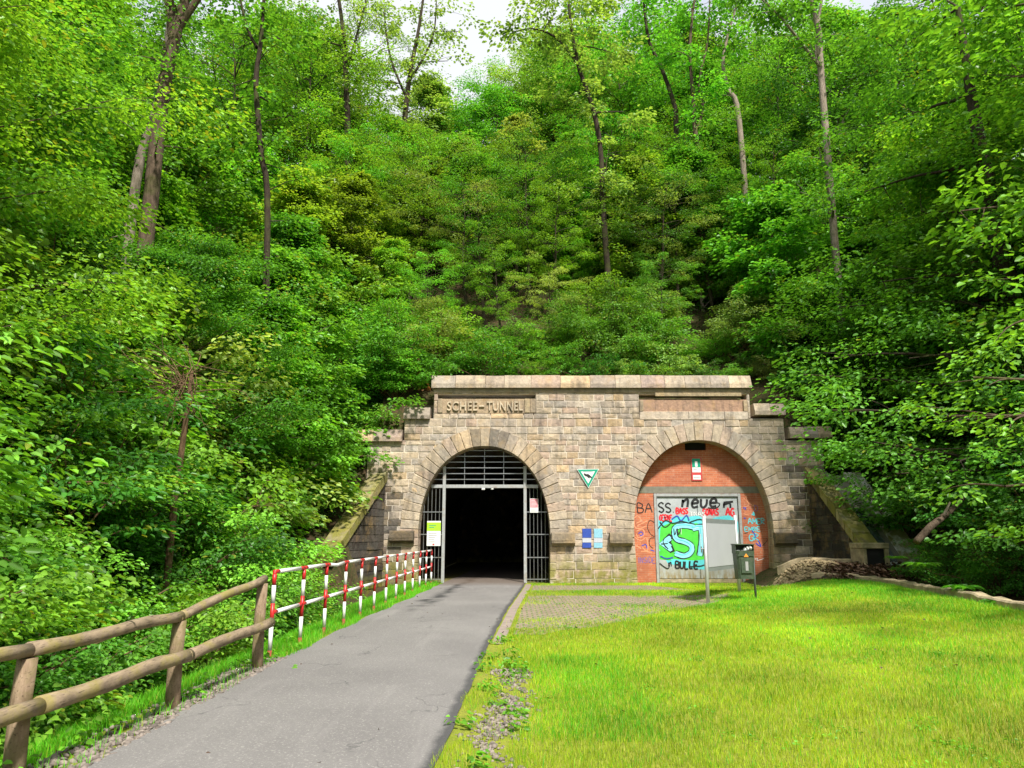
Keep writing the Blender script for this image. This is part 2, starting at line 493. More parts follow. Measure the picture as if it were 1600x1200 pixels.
def H(x, y):
    x = np.asarray(x, float); y = np.asarray(y, float)
    z = .30*sm(4.6, 9.3, x)*sm(6, 11, y)*(1 - sm(21.5, 23.6, y)*(1 - sm(7.9, 9.0, x)))
    z = z + .32*sm(8.2, 9.6, x)*sm(22.3, 23.8, y)
    kx = kerb_x(y) + .12
    ditch = sm(0, .5, x - kx)*(1 - sm(21.8, 23.0, y))
    z = z*(1 - ditch) + ditch*(-.25)
    # left bank
    z = z - .85*sm(-3.75, -5.3, x)*(1 - sm(24, 26, y)) - .10*sm(-3.35, -3.75, x)
    n = .35*np.sin(x*.7 + 1.3*np.sin(y*.31)) + .3*np.sin(y*.55 + x*.21) + .12*np.sin(x*2.1 + y*1.7)
    left = .80*(-x - 6.6) - .6
    right = .95*(x - np.maximum(kx + 1.6, 11.6)) + .2
    hl = np.maximum(left, 0)**1.0
    zl = np.where(left > 0, left + n*sm(0, 2, left), -9)
    zr = np.where(right > 0, right + n*sm(0, 2, right), -9)
    z = np.maximum(z, np.minimum(zl, 24)); z = np.maximum(z, np.minimum(zr, 24))
    # back slope
    d = np.maximum(y - 27.05, 0)
    back = 6.35 + .80*np.minimum(d, 28) + .25*np.clip(d - 28, 0, 12) - .6*np.clip(d - 40, 0, 60) + n*sm(0, 3, d)
    inside = (x > PXL) & (x < PXR)
    out = .95*(y - 22.3 - 1.45*sm(10.5, 11.2, x)*(1 - sm(13.2, 14.4, x)))
    backo = np.where(out > 0, np.minimum(out, back), -9)
    z = np.where(inside, np.where(y > 27.0, np.maximum(z, back), z), np.maximum(z, np.where(y > 27.0, np.maximum(np.minimum(out, back), z), backo)))
    return z

def h(x, y): return float(H(x, y))

def grid_axis(a, b, step): return list(np.arange(a, b + 1e-6, step))
xs = [-160, -110, -80, -60, -50, -44] + grid_axis(-40, -12, 1.0) + grid_axis(-11.5, 14, .35) + grid_axis(15, 40, 1.0) + [46, 55, 70, 90, 130, 170]
ys = [-60, -30, -15, -6] + grid_axis(-2, 26.6, .35) + [26.92, 27.06] + grid_axis(27.4, 34, .5) + grid_axis(35, 75, 1.0) + [80, 90, 110, 150, 220]
xs = sorted(set(round(v, 4) for v in xs)); ys = sorted(set(round(v, 4) for v in ys))
X, Y = np.meshgrid(xs, ys)
Z = H(X, Y)
V = np.stack([X.ravel(), Y.ravel(), Z.ravel()], 1)
nx, ny = len(xs), len(ys)
F = []; FM = []
for j in range(ny-1):
    for i in range(nx-1):
        cx_, cy_ = (xs[i]+xs[i+1])/2, (ys[j]+ys[j+1])/2
        if abs(ys[j]-26.92) < .01 and -3.65 < cx_ < 1.75: continue
        F.append((j*nx+i, j*nx+i+1, (j+1)*nx+i+1, (j+1)*nx+i))
        FM.append(1 if (-3.6 < cx_ < float(kerb_x(cy_)) + .1 and cy_ < 27.0 and not (cx_ > 8.2 and cy_ > 22.3)) else 0)
me = np_mesh('ground', V, np.array(F), [M['soil'], M['lawnsoil']], smooth=True)
me.polygons.foreach_set('material_index', FM)
tag(link_mesh('ground', me), kind='structure')

# ------------------------------------------------------------------ path, edging, pavers
LE = [(-3, -3.05), (5.65, -3.02), (9.4, -3.06), (14.9, -2.95), (20.2, -2.68), (26.3, -2.42), (34, -2.0), (48, -2.0)]
RE = [(-3, -.75), (5.65, -.54), (11.8, -.34), (17.1, -.10), (24, .34), (26.3, .46), (34, .9), (48, .9)]
def le(y): return float(np.interp(y, [a for a, b in LE], [b for a, b in LE]))
def re_(y): return float(np.interp(y, [a for a, b in RE], [b for a, b in RE]))
yy = np.concatenate([np.arange(-3, 27, .25), np.arange(27, 48, 1.0)])
Vp, Fp, ed = [], [], []
NC = 10
for y in yy:
    a, b = le(y) + .02*math.sin(y*2.3) + .01*math.sin(y*5.1), re_(y) + .008*math.sin(y*3.1) + .006*math.sin(y*7.7)
    for k in range(NC+1):
        s_ = k/NC
        Vp.append((a + (b-a)*s_, y, .016 + .02*math.sin(math.pi*s_))); ed.append((b-a)*(1-s_))
for j in range(len(yy)-1):
    for k in range(NC):
        i0 = j*(NC+1)+k
        Fp.append((i0, i0+1, i0+NC+2, i0+NC+1))
me = np_mesh('path', np.array(Vp), np.array(Fp), M['asphalt'], smooth=True)
a = me.attributes.new('edge', 'FLOAT', 'POINT'); a.data.foreach_set('value', np.array(ed, dtype=np.float32))
tag(link_mesh('path', me), kind='structure')

def sheet(name, outline_fn, y0, y1, dy, z, mat):
    V_, F_ = [], []
    ysn = np.arange(y0, y1+1e-6, dy)
    N = 16
    for y in ysn:
        a_, b_ = outline_fn(y)
        for k in range(N+1):
            x = a_ + (b_-a_)*k/N
            V_.append((x, y, h(x, y) + z))
    for j in range(len(ysn)-1):
        for k in range(N):
            i0 = j*(N+1)+k
            F_.append((i0, i0+1, i0+N+2, i0+N+1))
    return tag(link_mesh(name, np_mesh(name, np.array(V_), np.array(F_), mat)), kind='structure')
sheet('path_edging', lambda y: (re_(y)+.035, re_(y)+.22), 11.7, 26.0, .3, .012, M['kerbstrip'])
def pave_r(y): return float(np.interp(y, [12.8, 14, 17, 19, 21, 22.5, 24.5, 26.0], [.4, 1.6, 3.6, 5.2, 6.0, 5.8, 4.9, 4.2]))
sheet('paving', lambda y: (re_(y)+.31, pave_r(y) + .12*math.sin(y*6)), 12.8, 26.0, .3, .008, M['paver'])

# ------------------------------------------------------------------ portal of dressed stone
def PX(px, py=760): return at(px, py, D).x
def PZ(py): return at(800, py, D).z
PAL = [(.44,.35,.25), (.48,.39,.28), (.40,.33,.26), (.50,.39,.26), (.38,.34,.30), (.46,.32,.24), (.52,.36,.19), (.43,.37,.30), (.49,.35,.27), (.36,.30,.25), (.54,.43,.31)]
def pal(dark=1.0):
    dark = dark*1.17 if dark > .6 else dark
    c = random.choice(PAL); k = random.uniform(.85, 1.15)*dark; g_ = sum(c)/3; c = tuple((v*.8+g_*.2)*.8 + .2*w_ for v, w_ in zip(c, (.43, .35, .255)))
    return tuple(v*k for v in c)
portal = thing('tunnel_portal', (2.9, D, 0), 'weathered sandstone railway tunnel portal with two arches and stepped coping below the wood', 'tunnel portal')

def arch(cx, zc, a, b, foot, n=80):
    """polyline of the opening from the left foot over the crown to the right foot"""
    P = [(cx - a*foot, -.15), (cx - a*(foot*.4+.6), zc*.5)]
    for k in range(n+1):
        t_ = math.pi*(1 - k/n); ct, st = math.cos(t_), math.sin(t_)
        P.append((cx + a*math.copysign(abs(ct)**.94, ct), zc + b*abs(st)**.94))
    P += [(cx + a*(foot*.4+.6), zc*.5), (cx + a*foot, -.15)]
    return P
A1 = dict(cx=PX(757), zc=PZ(838), a=(PX(859)-PX(655))/2, foot=.985)
A1['b'] = PZ(697) - A1['zc']
A2 = dict(cx=PX(1096), zc=PZ(832), a=(PX(1203)-PX(988))/2, foot=.965)
A2['b'] = PZ(688) - A2['zc']
def half_width(A, z, grow=0.0):
    P = offset(resample(arch(**A), .1), grow) if grow else resample(arch(**A), .1)
    L = [p for p in P if p[0] < A['cx']]
    zz = [p[1] for p in L]; xx = [A['cx'] - p[0] for p in L]
    if z > max(zz): return None
    return float(np.interp(z, zz, xx))
def resample(P, step):
    P = [np.array(p) for p in P]
    d = [0]
    for k in range(1, len(P)): d.append(d[-1] + np.linalg.norm(P[k]-P[k-1]))
    n = max(2, int(round(d[-1]/step)))
    t_ = np.linspace(0, d[-1], n+1)
    return [(float(np.interp(q, d, [p[0] for p in P])), float(np.interp(q, d, [p[1] for p in P]))) for q in t_]
def offset(P, g):
    out = []
    for k, p in enumerate(P):
        q0, q1 = P[max(k-1, 0)], P[min(k+1, len(P)-1)]
        dx, dz = q1[0]-q0[0], q1[1]-q0[1]; L = math.hypot(dx, dz)
        gg = g[k] if hasattr(g, '__len__') else g
        out.append((p[0] - dz/L*gg, p[1] + dx/L*gg))
    return out

zLedge = PZ(840)
RINGW = .64
for A in (A1, A2):
    P = resample(arch(**A), .285)
    g = []
    for k, p in enumerate(P): g.append(RINGW + random.uniform(-.02, .02))
    O = offset(P, g)
    mb = MB()
    for k in range(len(P)-1):
        low = (P[k][1]+P[k+1][1])/2 < zLedge - .1
        gw = 1.0 if not low else (.9 if k % 2 else .62)
        def lerp(p, o, f): return (p[0]+(o[0]-p[0])*f, p[1]+(o[1]-p[1])*f)
        i0, i1, o0, o1 = P[k], P[k+1], lerp(P[k], O[k], gw), lerp(P[k+1], O[k+1], gw)
        def sh(p, q, f=.022): return (p[0]+(q[0]-p[0])*f/.285, p[1]+(q[1]-p[1])*f/.285)
        yf = D - (.035 if not low else .008) + random.uniform(-.012, .012)
        a0, a1, b0, b1 = sh(i0, i1, .006), sh(i1, i0, .006), sh(o0, o1, .006), sh(o1, o0, .006)
        fr = [sh(i0, i1, .02), sh(i1, i0, .02), sh(o1, o0, .02), sh(o0, o1, .02)]
        cen = (sum(q[0] for q in fr)/4, sum(q[1] for q in fr)/4)
        fr = [(q[0]+(cen[0]-q[0])*.03, q[1]+(cen[1]-q[1])*.03) for q in fr]
        c = tuple(.75*v + .25*w_ for v, w_ in zip(pal(1.0), (.48, .40, .30)))
        if A is A1 and abs(p0 := (P[k][0]-A['cx'])) < .9 and P[k][1] > A['zc'] and random.random() < .6: c = tuple(v*.6 for v in c)
        ring = [a0, a1, b1, b0]
        back = [(q[0], D+.78, q[1]) for q in ring]; mid = [(q[0], yf+.02, q[1]) for q in ring]; front = [(q[0], yf, q[1]) for q in fr]
        mb.add(back+mid+front, [(0,3,2,1)] + [(j, (j+1) % 4, 4+(j+1) % 4, 4+j) for j in range(4)] + [(4+j, 4+(j+1) % 4, 8+(j+1) % 4, 8+j) for j in range(4)] + [(8,9,10,11)], 0, c)
    # mortar core behind the joints
    for k in range(len(P)-1):
        i0, i1 = offset(P, .02)[k], offset(P, .02)[k+1]
        o0, o1 = offset(P, .5)[k], offset(P, .5)[k+1]
        fr = [(i0[0], D+.02, i0[1]), (i1[0], D+.02, i1[1]), (o1[0], D+.02, o1[1]), (o0[0], D+.02, o0[1])]
        bk = [(p[0], D+.79, p[2]) for p in fr]
        mb.hexa(bk, fr, 1)
    mb.build('arch_ring', [M['stone'], M['mortar']], portal)

xMainL, xMainR = PX(675), PX(1180)
xS1L, xS1R = PX(629), PX(1232)
xEndL, xEndR = PX(572), PX(1290)
zTop = PZ(607); zS1 = PZ(654); zS2 = PZ(688)
def top_at(x):
    if xMainL <= x <= xMainR: return zTop
    if xS1L <= x <= xS1R: return zS1
    return zS2
panL = (PX(681), PX(838), PZ(646), PZ(616)); panR = (PX(1003), PX(1176), PZ(657), PZ(617))
def intervals(z0, z1):
    zm = (z0+z1)/2
    if z1 <= zS2 + .05: iv = [(xEndL, xEndR)]
    elif z1 <= zS1 + .05: iv = [(xS1L, xS1R)]
    else: iv = [(xMainL, xMainR)]
    for A in (A1, A2):
        hw = half_width(A, zm, .30 if zm > zLedge else .2)
        if hw is not None:
            iv = cut(iv, A['cx']-hw, A['cx']+hw)
    for q in (panL, panR):
        if q[2] - .05 < zm < q[3] + .05: iv = cut(iv, q[0], q[1])
    return iv
def cut(iv, a_, b_):
    out = []
    for p, q in iv:
        if b_ <= p or a_ >= q: out.append((p, q)); continue
        if a_ > p: out.append((p, a_))
        if b_ < q: out.append((b_, q))
    return out
def block(mb, x0, x1, z0, z1, y, c, depth=.3, j=.010):
    rj = lambda: random.uniform(-j, j)
    e, b_ = .009, .019
    fr = [(x0+b_+rj()*.6, z0+b_+rj()*.6), (x1-b_+rj()*.6, z0+b_+rj()*.6), (x1-b_+rj()*.6, z1-b_+rj()*.6), (x0+b_+rj()*.6, z1-b_+rj()*.6)]
    md = [(x0+e, z0+e), (x1-e, z0+e), (x1-e, z1-e), (x0+e, z1-e)]
    cx_, cz_ = (x0+x1)/2, (z0+z1)/2
    vs = [(p[0], y+depth, p[1]) for p in md] + [(p[0], y+.016, p[1]) for p in md] + [(p[0], y+rj()*.8, p[1]) for p in fr] + [(cx_, y-.008+rj(), cz_)]
    mb.add(vs, [(k, (k+1) % 4, 4+(k+1) % 4, 4+k) for k in range(4)] + [(4+k, 4+(k+1) % 4, 8+(k+1) % 4, 8+k) for k in range(4)] + [(8+k, 8+(k+1) % 4, 12) for k in range(4)], 0, c)
mb = MB()
z = -.1
edges = sorted([zS2, zS1, zTop, panL[2], panL[3]])
while z < zTop - .05:
    hgt = random.uniform(.20, .27)
    if z < .5: hgt = random.uniform(.26, .33)
    z1 = z + hgt
    for e in edges:
        if z < e < z1 + .10: z1 = e; break
    for (p, q) in intervals(z, z1):
        x = p
        while x < q - 1e-3:
            wd = random.uniform(.28, .62)
            if z < .5: wd = random.uniform(.5, .95)
            if q - (x+wd) < .2: wd = q - x
            c = pal()
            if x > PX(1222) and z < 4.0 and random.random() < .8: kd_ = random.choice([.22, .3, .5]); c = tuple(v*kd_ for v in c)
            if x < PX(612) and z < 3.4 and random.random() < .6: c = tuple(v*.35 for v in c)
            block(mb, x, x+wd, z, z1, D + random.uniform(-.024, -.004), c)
            x += wd
    z = z1
# mortar plane, strips between courses
z = -.1
while z < zTop - 1e-3:
    z1 = min(z + .12, zTop)
    for e in edges:
        if z + 1e-4 < e < z1: z1 = e; break
    iv = intervals(z, z1)
    for (p, q) in iv:
        if z1 - z > .005: mb.box(p+.004, q-.004, D+.008, D+.70, z, z1, 1)
    z = z1
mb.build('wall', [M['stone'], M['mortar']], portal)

# coping
def coping(name, x0, x1, z0, z1, n, parent, cs=None, over=.16):
    mb = MB()
    ws = [random.uniform(.7, 1.3) for _ in range(n)]; k_ = (x1-x0)/sum(ws)
    x = x0
    for i_, w_ in enumerate(ws):
        q = x + w_*k_
        c = pal(1.0)
        if random.random() < .4: c = (c[0]*.75, c[1]*.75, c[2]*.8)
        e = .006
        dz = random.uniform(-.012, .012)
        prof = [(D-over, z0), (D-over, z0+(z1-z0)*.32), (D-over*.2, z1+dz), (D+.75, z1+dz), (D+.9, z0)]
        a_ = [(x+e, p[0]+random.uniform(-.008, .008), p[1]) for p in prof]
        b_ = [(q-e, p[0]+random.uniform(-.008, .008), p[1]) for p in prof]
        mb.add(a_ + b_, [(0,1,2,3,4), (9,8,7,6,5)] + [(j, 5+j, 5+(j+1) % 5, (j+1) % 5) for j in range(5)], 0, c)
        x = q
    mb.box(x0+.02, x1-.02, D-over+.03, D+.86, z0+.012, z0+(z1-z0)*.3, 1)
    return mb.build(name, [M['coping'], M['mortar']], parent)
coping('coping', PX(671), PX(1183), PZ(607), PZ(587), 13, portal)
for (p, q, y0, y1, n) in ((628, 670, 655, 637, 1), (1185, 1234, 649, 631, 2), (556, 627, 690, 671, 3), (1238, 1305, 685, 667, 3)):
    coping('shoulder_coping', PX(p), PX(q), PZ(y0), PZ(y1), n, portal)
mb = MB()
mb.box(xMainL-.02, xMainR+.02, D-.05, D+.1, zTop-.16, zTop-.004, 0, (.36, .30, .21), .01)
mb.build('string_course', [M['coping']], portal)

# inscription and blank panel
def text_mesh(body, size, extrude, width=None, bold=0.0):
    cu = bpy.data.curves.new('t', 'FONT'); cu.body = body; cu.size = size; cu.extrude = extrude; cu.offset = bold
    cu.align_x = 'LEFT'; cu.space_character = 1.12
    ob = bpy.data.objects.new('t', cu)
    me = bpy.data.meshes.new_from_object(ob)
    vs = [tuple(v.co) for v in me.vertices]; fs = [tuple(p.vertices) for p in me.polygons]
    bpy.data.objects.remove(ob); bpy.data.curves.remove(cu); bpy.data.meshes.remove(me)
    return vs, fs
def add_text(mb, body, x0, x1, z0, z1, y, depth, mi=0, c=None, bold=0.0):
    vs, fs = text_mesh(body, 1.0, .5, bold=bold)
    a_ = min(v[0] for v in vs); b_ = max(v[0] for v in vs); c0 = min(v[1] for v in vs); c1 = max(v[1] for v in vs)
    out = [(x0 + (v[0]-a_)/(b_-a_)*(x1-x0), y - depth*(v[2]+.5), z0 + (v[1]-c0)/(c1-c0)*(z1-z0)) for v in vs]
    mb.add(out, fs, mi, c)
p = panL
mb = MB()
f = .09
cst = (.43, .33, .22)
mb.box(p[0]+.003, p[1]-.003, D-.0, D+.3, p[2]+.003, p[3]-.17, 0, cst, .01)
mb.box(p[0]+.003, p[0]+.18, D-.045, D-.001, p[2]+.02, p[3]-.17, 0, (.40,.32,.22), .012)
mb.box(p[1]-.40, p[1]-.22, D-.045, D-.001, p[2]+.02, p[3]-.17, 0, (.44,.35,.22), .012)
mb.box(p[1]-.2, p[1]-.003, D-.025, D-.001, p[2]+.02, p[3]-.17, 0, (.37,.29,.2), .012)
ins = mb.build('inscription_panel', [M['stone']], portal)
mb = MB()
for wd_, a_, b_ in (('SCHEE', 699, 746), ('TUNNEL', 761, 817)):
    add_text(mb, wd_, PX(a_, 634), PX(b_, 634), PZ(642), PZ(627.5), D-.002, .06, 0, (.62, .52, .38), .015)
mb.box(PX(749, 634), PX(757, 634), D-.06, D-.002, PZ(636), PZ(633.6), 0, (.62, .52, .38))
mb.build('lettering', [M['stone']], ins)
p = panR
mb = MB()
mb.box(p[0]+.003, p[1]-.003, D+.02, D+.3, p[2]+.003, p[3]-.17, 0, (.42,.27,.19), .008)
mb.box(p[0]+.003, p[0]+.15, D-.05, D+.018, p[2]+.33, p[3]-.20, 0, (.42,.33,.22), .012)
mb.box(p[1]-.15, p[1]-.003, D-.05, D+.018, p[2]+.33, p[3]-.20, 0, (.42,.33,.22), .012)
xm = (p[0]+p[1])/2
for (a_, b_) in ((p[0]+.003, xm-.2), (xm-.194, xm+1.1), (xm+1.106, p[1]-.003)):
    mb.box(a_, b_, D-.04, D+.018, p[2]+.02, p[2]+.32, 0, pal(1.1), .012)
mb.box(xMainL+8.0, xMainR-.3, D-.075, D-.052, zTop-.30, zTop-.17, 0, (.40,.32,.2), .008)
mb.build('blank_panel', [M['stone']], portal)

# ledge stones at the springing
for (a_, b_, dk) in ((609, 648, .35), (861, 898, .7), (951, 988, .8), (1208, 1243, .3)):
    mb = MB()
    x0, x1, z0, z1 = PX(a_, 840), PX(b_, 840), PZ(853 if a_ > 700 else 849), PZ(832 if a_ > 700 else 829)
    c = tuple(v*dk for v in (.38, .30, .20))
    n = 8
    pr = [(D+.1, z0), (D-.10, z0), (D-.13, z0+.05), (D-.24, z0+.10), (D-.26, z0+.2), (D-.22, z1-.04), (D-.17, z1), (D+.1, z1)]
    A_ = [(x0 + random.uniform(0, .03), q[0], q[1]) for q in pr]; B_ = [(x1 - random.uniform(0, .03), q[0]+random.uniform(-.02, .02), q[1]) for q in pr]
    mb.add(A_+B_, [tuple(range(n)), tuple(range(2*n-1, n-1, -1))] + [(j, n+j, n+(j+1) % n, (j+1) % n) for j in range(n)], 0, c)
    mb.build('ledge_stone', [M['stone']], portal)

# wing walls: coursed blocks along a line from the face towards the viewer
def wing(P0, P1, zt0, zt1, side, capw, name='wing_wall'):
    P0, P1 = np.array(P0), np.array(P1)
    L = float(np.linalg.norm(P1-P0)); d = (P1-P0)/L
    nrm = np.array([d[1], -d[0]])
    if nrm[0]*side > 0: nrm = -nrm           # outward visible normal points to the middle
    def W(s_, o, z_): q = P0 + d*s_ + nrm*o; return (q[0], q[1], z_)
    mb = MB()
    z = -.9
    while z < zt0:
        z1 = z + random.uniform(.22, .32)
        smax = L*min(1, max(0, (zt0 - z1)/(zt0-zt1))) if z1 > zt1 else L
        s_ = 0
        while s_ < smax - .05:
            e = min(smax, s_ + random.uniform(.35, .8))
            if smax - e < .2: e = smax
            o = random.uniform(0, .03); c = pal(random.choice([.10, .13, .16, .22]))
            g_ = .008
            fr = [W(s_+g_, o, z+g_), W(e-g_, o, z+g_), W(e-g_, o, z1-g_), W(s_+g_, o, z1-g_)]
            bk = [W(s_+g_, -.3, z+g_), W(e-g_, -.3, z+g_), W(e-g_, -.3, z1-g_), W(s_+g_, -.3, z1-g_)]
            mb.hexa(bk, fr, 0, c)
            s_ = e
        z = z1
    # core
    core = [(0, -.9), (L, -.9), (L, zt1-.1), (0, zt0-.1)]
    mb.hexa([W(a_, -.7, b_) for a_, b_ in core], [W(a_, -.025, b_) for a_, b_ in core], 1)
    o_ = mb.build(name, [M['darkstone'], M['darkmortar']], portal)
    cb = MB()
    n = 7
    for k in range(n):
        f0, f1 = k/n + .006, (k+1)/n - .006
        s0, s1 = f0*L*1.04, f1*L*1.04
        za, zb = zt0 + (zt1-zt0)*f0, zt0 + (zt1-zt0)*f1
        step = random.uniform(.0, .07); kq = random.choice([.45, .6, .75, .95])
        bot = [W(s0, .09, za-.16), W(s1, .09, zb-.16), W(s1, -capw, zb-.16), W(s0, -capw, za-.16)]
        top = [W(s0, .09, za+.14+step), W(s1, .09, zb+.14+step), W(s1, -capw, zb+.12+step), W(s0, -capw, za+.12+step)]
        cb.hexa(bot, top, 0, tuple(v*kq for v in (.42, .37, .20)))
    cb.build('wing_coping', [M['mossstone']], o_)
    return o_
wing((PX(598)+.1, D+.05), (-5.45, 23.0), 3.75, .85, -1, .55)
wing((10.45, D+.05), (11.0, 23.75), 3.9, 1.15, 1, .55)

# ------------------------------------------------------------------ tunnel bore
mb = MB()
P = resample(arch(**A1), .3)
P = [(p[0], p[1]) for p in offset(P, .25)]
ysT = [D+.60] + list(np.arange(28, 49, 2.0))
for k in range(len(ysT)-1):
    for j in range(len(P)-1):
        a_, b_ = P[j], P[j+1]
        y0, y1 = ysT[k], ysT[k+1]
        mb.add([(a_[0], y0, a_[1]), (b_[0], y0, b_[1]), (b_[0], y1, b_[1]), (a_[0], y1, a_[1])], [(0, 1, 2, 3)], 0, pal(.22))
xa, xb = P[0][0], P[-1][0]
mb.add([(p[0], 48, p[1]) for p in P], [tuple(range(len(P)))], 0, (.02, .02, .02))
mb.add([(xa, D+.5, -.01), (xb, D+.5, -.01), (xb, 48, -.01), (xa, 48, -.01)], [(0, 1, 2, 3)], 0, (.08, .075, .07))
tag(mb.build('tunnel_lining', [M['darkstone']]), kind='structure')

# ------------------------------------------------------------------ gate in the left arch
GY = D + .42
def gx(px, py=800): return at(px, py, GY).x
def gz(py): return at(800, py, GY).z
gate = thing('tunnel_gate', (gx(757), GY, 0), 'galvanised steel barred gate frame standing open in the left tunnel arch', 'gate')
g2 = offset(resample(arch(**A1), .1), -.02)
def gate_hw(z_):
    L_ = [p for p in g2 if p[0] < A1['cx']]
    zz = [p[1] for p in L_]; xx = [A1['cx']-p[0] for p in L_]
    return float(np.interp(z_, zz, xx)) if z_ < max(zz) else 0.0
def arch_top(x):
    c_ = [p for p in g2 if p[1] > A1['zc']]
    c_ = sorted(c_)
    return float(np.interp(x, [p[0] for p in c_], [p[1] for p in c_]))
xl, xr = gx(693.5), gx(820.5)
zt = gz(760)
for x in (xl, xr):
    mb = MB(); mb.box(x-.055, x+.055, GY-.05, GY+.06, -.02, arch_top(x)-.03, 0, ch=.008); mb.build('gate_post', [M['greysteel']], gate)
mb = MB(); hw = gate_hw(zt)
mb.box(A1['cx']-hw+.03, xl-.056, GY-.045, GY+.055, zt-.06, zt+.06, 0, ch=.006)
mb.box(xl+.056, xr-.056, GY-.045, GY+.055, zt-.06, zt+.06, 0, ch=.006)
mb.box(xr+.056, A1['cx']+hw-.03, GY-.045, GY+.055, zt-.06, zt+.06, 0, ch=.006)
mb.build('transom', [M['greysteel']], gate)
mb = MB()
for py in (704, 713, 722, 731, 740, 749):
    z = gz(py); hw = gate_hw(z)
    mb.box(A1['cx']-hw, A1['cx']+hw, GY-.012, GY+.012, z-.014, z+.014)
for px in (726, 757, 787):
    x = gx(px, 730); mb.box(x-.009, x+.009, GY+.014, GY+.03, zt+.06, arch_top(x)-.02)
mb.build('upper_grille', [M['galv']], gate)
for (pxs, side) in (((662, 668, 674, 680, 686), -1), ((828, 834, 840, 846, 852), 1)):
    mb = MB()
    for px in pxs:
        x = gx(px, 830)
        c_ = [p for p in g2 if (p[0]-A1['cx'])*side > 0]
        ztop = min(zt-.06, arch_top(x)-.03) if abs(x-A1['cx']) < A1['a']-.02 else .5
        mb.tube([(x, GY, .03), (x, GY, ztop)], .013, 6)
    for py in (800, 835, 871, 905):
        z = gz(py); hw = gate_hw(z)
        xo = A1['cx'] + side*(hw-.01); xi = xl-.056 if side < 0 else xr+.056
        mb.box(min(xo, xi), max(xo, xi), GY-.035, GY-.016, z-.016, z+.016)
    mb.build('side_grille', [M['galv']], gate)
mb = MB(); x = gx(757, 765); mb.box(x-.10, x+.02, GY-.10, GY-.046, zt-.13, zt-.065, 0, ch=.01); mb.build('lamp', [M['lens']], gate); x += .28; mb = MB()
mb.tube([(x, GY-.05, zt-.075), (x, GY-.05, zt-.11)], .05, 10)
mb.build('motion_sensor', [M['lens']], gate)

def sign(name, x0, x1, z0, z1, y, label, cat, parts, back=M['signwhite']):
    t_ = thing(name, ((x0+x1)/2, y, z0), label, cat)
    mb = MB(); mb.box(x0, x1, y, y+.012, z0, z1, 0, ch=.002); mb.build('panel', [back], t_)
    for (nm, a_, b_, c_, d_, mt, lift) in parts:
        mb = MB(); W_, H_ = x1-x0, z1-z0
        if nm == 'text_lines':
            n = max(1, int(round((d_-c_)/.09)))
            for k in range(n):
                zz = z0 + H_*(c_ + (d_-c_)*(k+.5)/n); wd = random.uniform(.55, 1)
                mb.box(x0+W_*a_, x0+W_*(a_+(b_-a_)*wd), y-lift, y-.0005, zz-H_*.012, zz+H_*.012)
        else:
            mb.box(x0+W_*a_, x0+W_*b_, y-lift, y-.0005, z0+H_*c_, z0+H_*d_)
        mb.build(nm, [mt], t_)
    return t_
sy = GY - .075
def sxz(a_, b_, c_, d_, y): return at(a_, (c_+d_)/2, y).x, at(b_, (c_+d_)/2, y).x, at(800, d_, y).z, at(800, c_, y).z
q = sxz(667, 688.5, 814, 853, sy)
sign('notice_board', *q, sy, 'white notice with lime green header wired to the left gate bars', 'sign',
     [('header', .0, 1, .60, .94, M['signlime'], .003), ('text_lines', .12, .85, .12, .55, M['signgrey'], .003), ('text_lines', .15, .8, .7, .86, M['signgreen'], .005), ('emblem', .42, .56, .03, .09, M['signred'], .003)])
q = sxz(828, 841, 779, 801, sy)
sign('warning_notice', *q, sy, 'small pink and white notice on the right gate bars', 'sign',
     [('header', .05, .95, .36, .97, M['signpink'], .003), ('text_lines', .15, .85, .42, .9, M['signwhite'], .005), ('text_lines', .12, .85, .06, .3, M['signgrey'], .003)])

# ------------------------------------------------------------------ brick infill with door in the right arch
BY = D + .56
def bx_(px, py=830): return at(px, py, BY).x
def bz(py): return at(800, py, BY).z
infill = thing('brick_infill', (A2['cx'], BY, 0), 'orange brick wall filling the right arch with concrete lintel and scrawled graffiti', 'brick wall')
dx0, dx1, dz1 = bx_(1023), bx_(1160), bz(771)
lz0, lz1 = bz(770.5), bz(760)
vx0, vx1, vz0, vz1 = bx_(1070, 697), bx_(1103, 697), bz(703.5), bz(690)
mb = MB()
ring = offset(resample(arch(**A2), .12), .06)
def hw2(z_):
    L_ = [p for p in ring if p[0] < A2['cx']]
    zz = [p[1] for p in L_]; xx = [A2['cx']-p[0] for p in L_]
    return float(np.interp(z_, zz, xx)) if z_ < max(zz) else 0
zz = sorted(set([-.1, dz1-.002, lz0, lz1, vz0, vz1, max(p[1] for p in ring)-.004] + list(np.arange(0, 5.2, .1))))
zz = [q for q in zz if q <= max(p[1] for p in ring)-.003]
for a_, b_ in zip(zz[:-1], zz[1:]):
    if b_-a_ < 1e-4: continue
    h0, h1 = hw2(a_), hw2(b_); m_ = (a_+b_)/2
    if lz0 - .001 < m_ < lz1 + .001: continue
    cx_ = A2['cx']
    segs = [((cx_-h0, cx_+h0), (cx_-h1, cx_+h1))]
    if m_ < dz1-.002: segs = [((cx_-h0, dx0), (cx_-h1, dx0)), ((dx1, cx_+h0), (dx1, cx_+h1))]
    elif vz0 < m_ < vz1: segs = [((cx_-h0, vx0), (cx_-h1, vx0)), ((vx1, cx_+h0), (vx1, cx_+h1))]
    for (l0, r0), (l1, r1) in segs:
        if r0 <= l0 or r1 <= l1: continue
        mb.hexa([(l0, BY, a_), (r0, BY, a_), (r0, BY+.2, a_), (l0, BY+.2, a_)], [(l1, BY, b_), (r1, BY, b_), (r1, BY+.2, b_), (l1, BY+.2, b_)])
mb.build('wall', [M['brick']], infill)
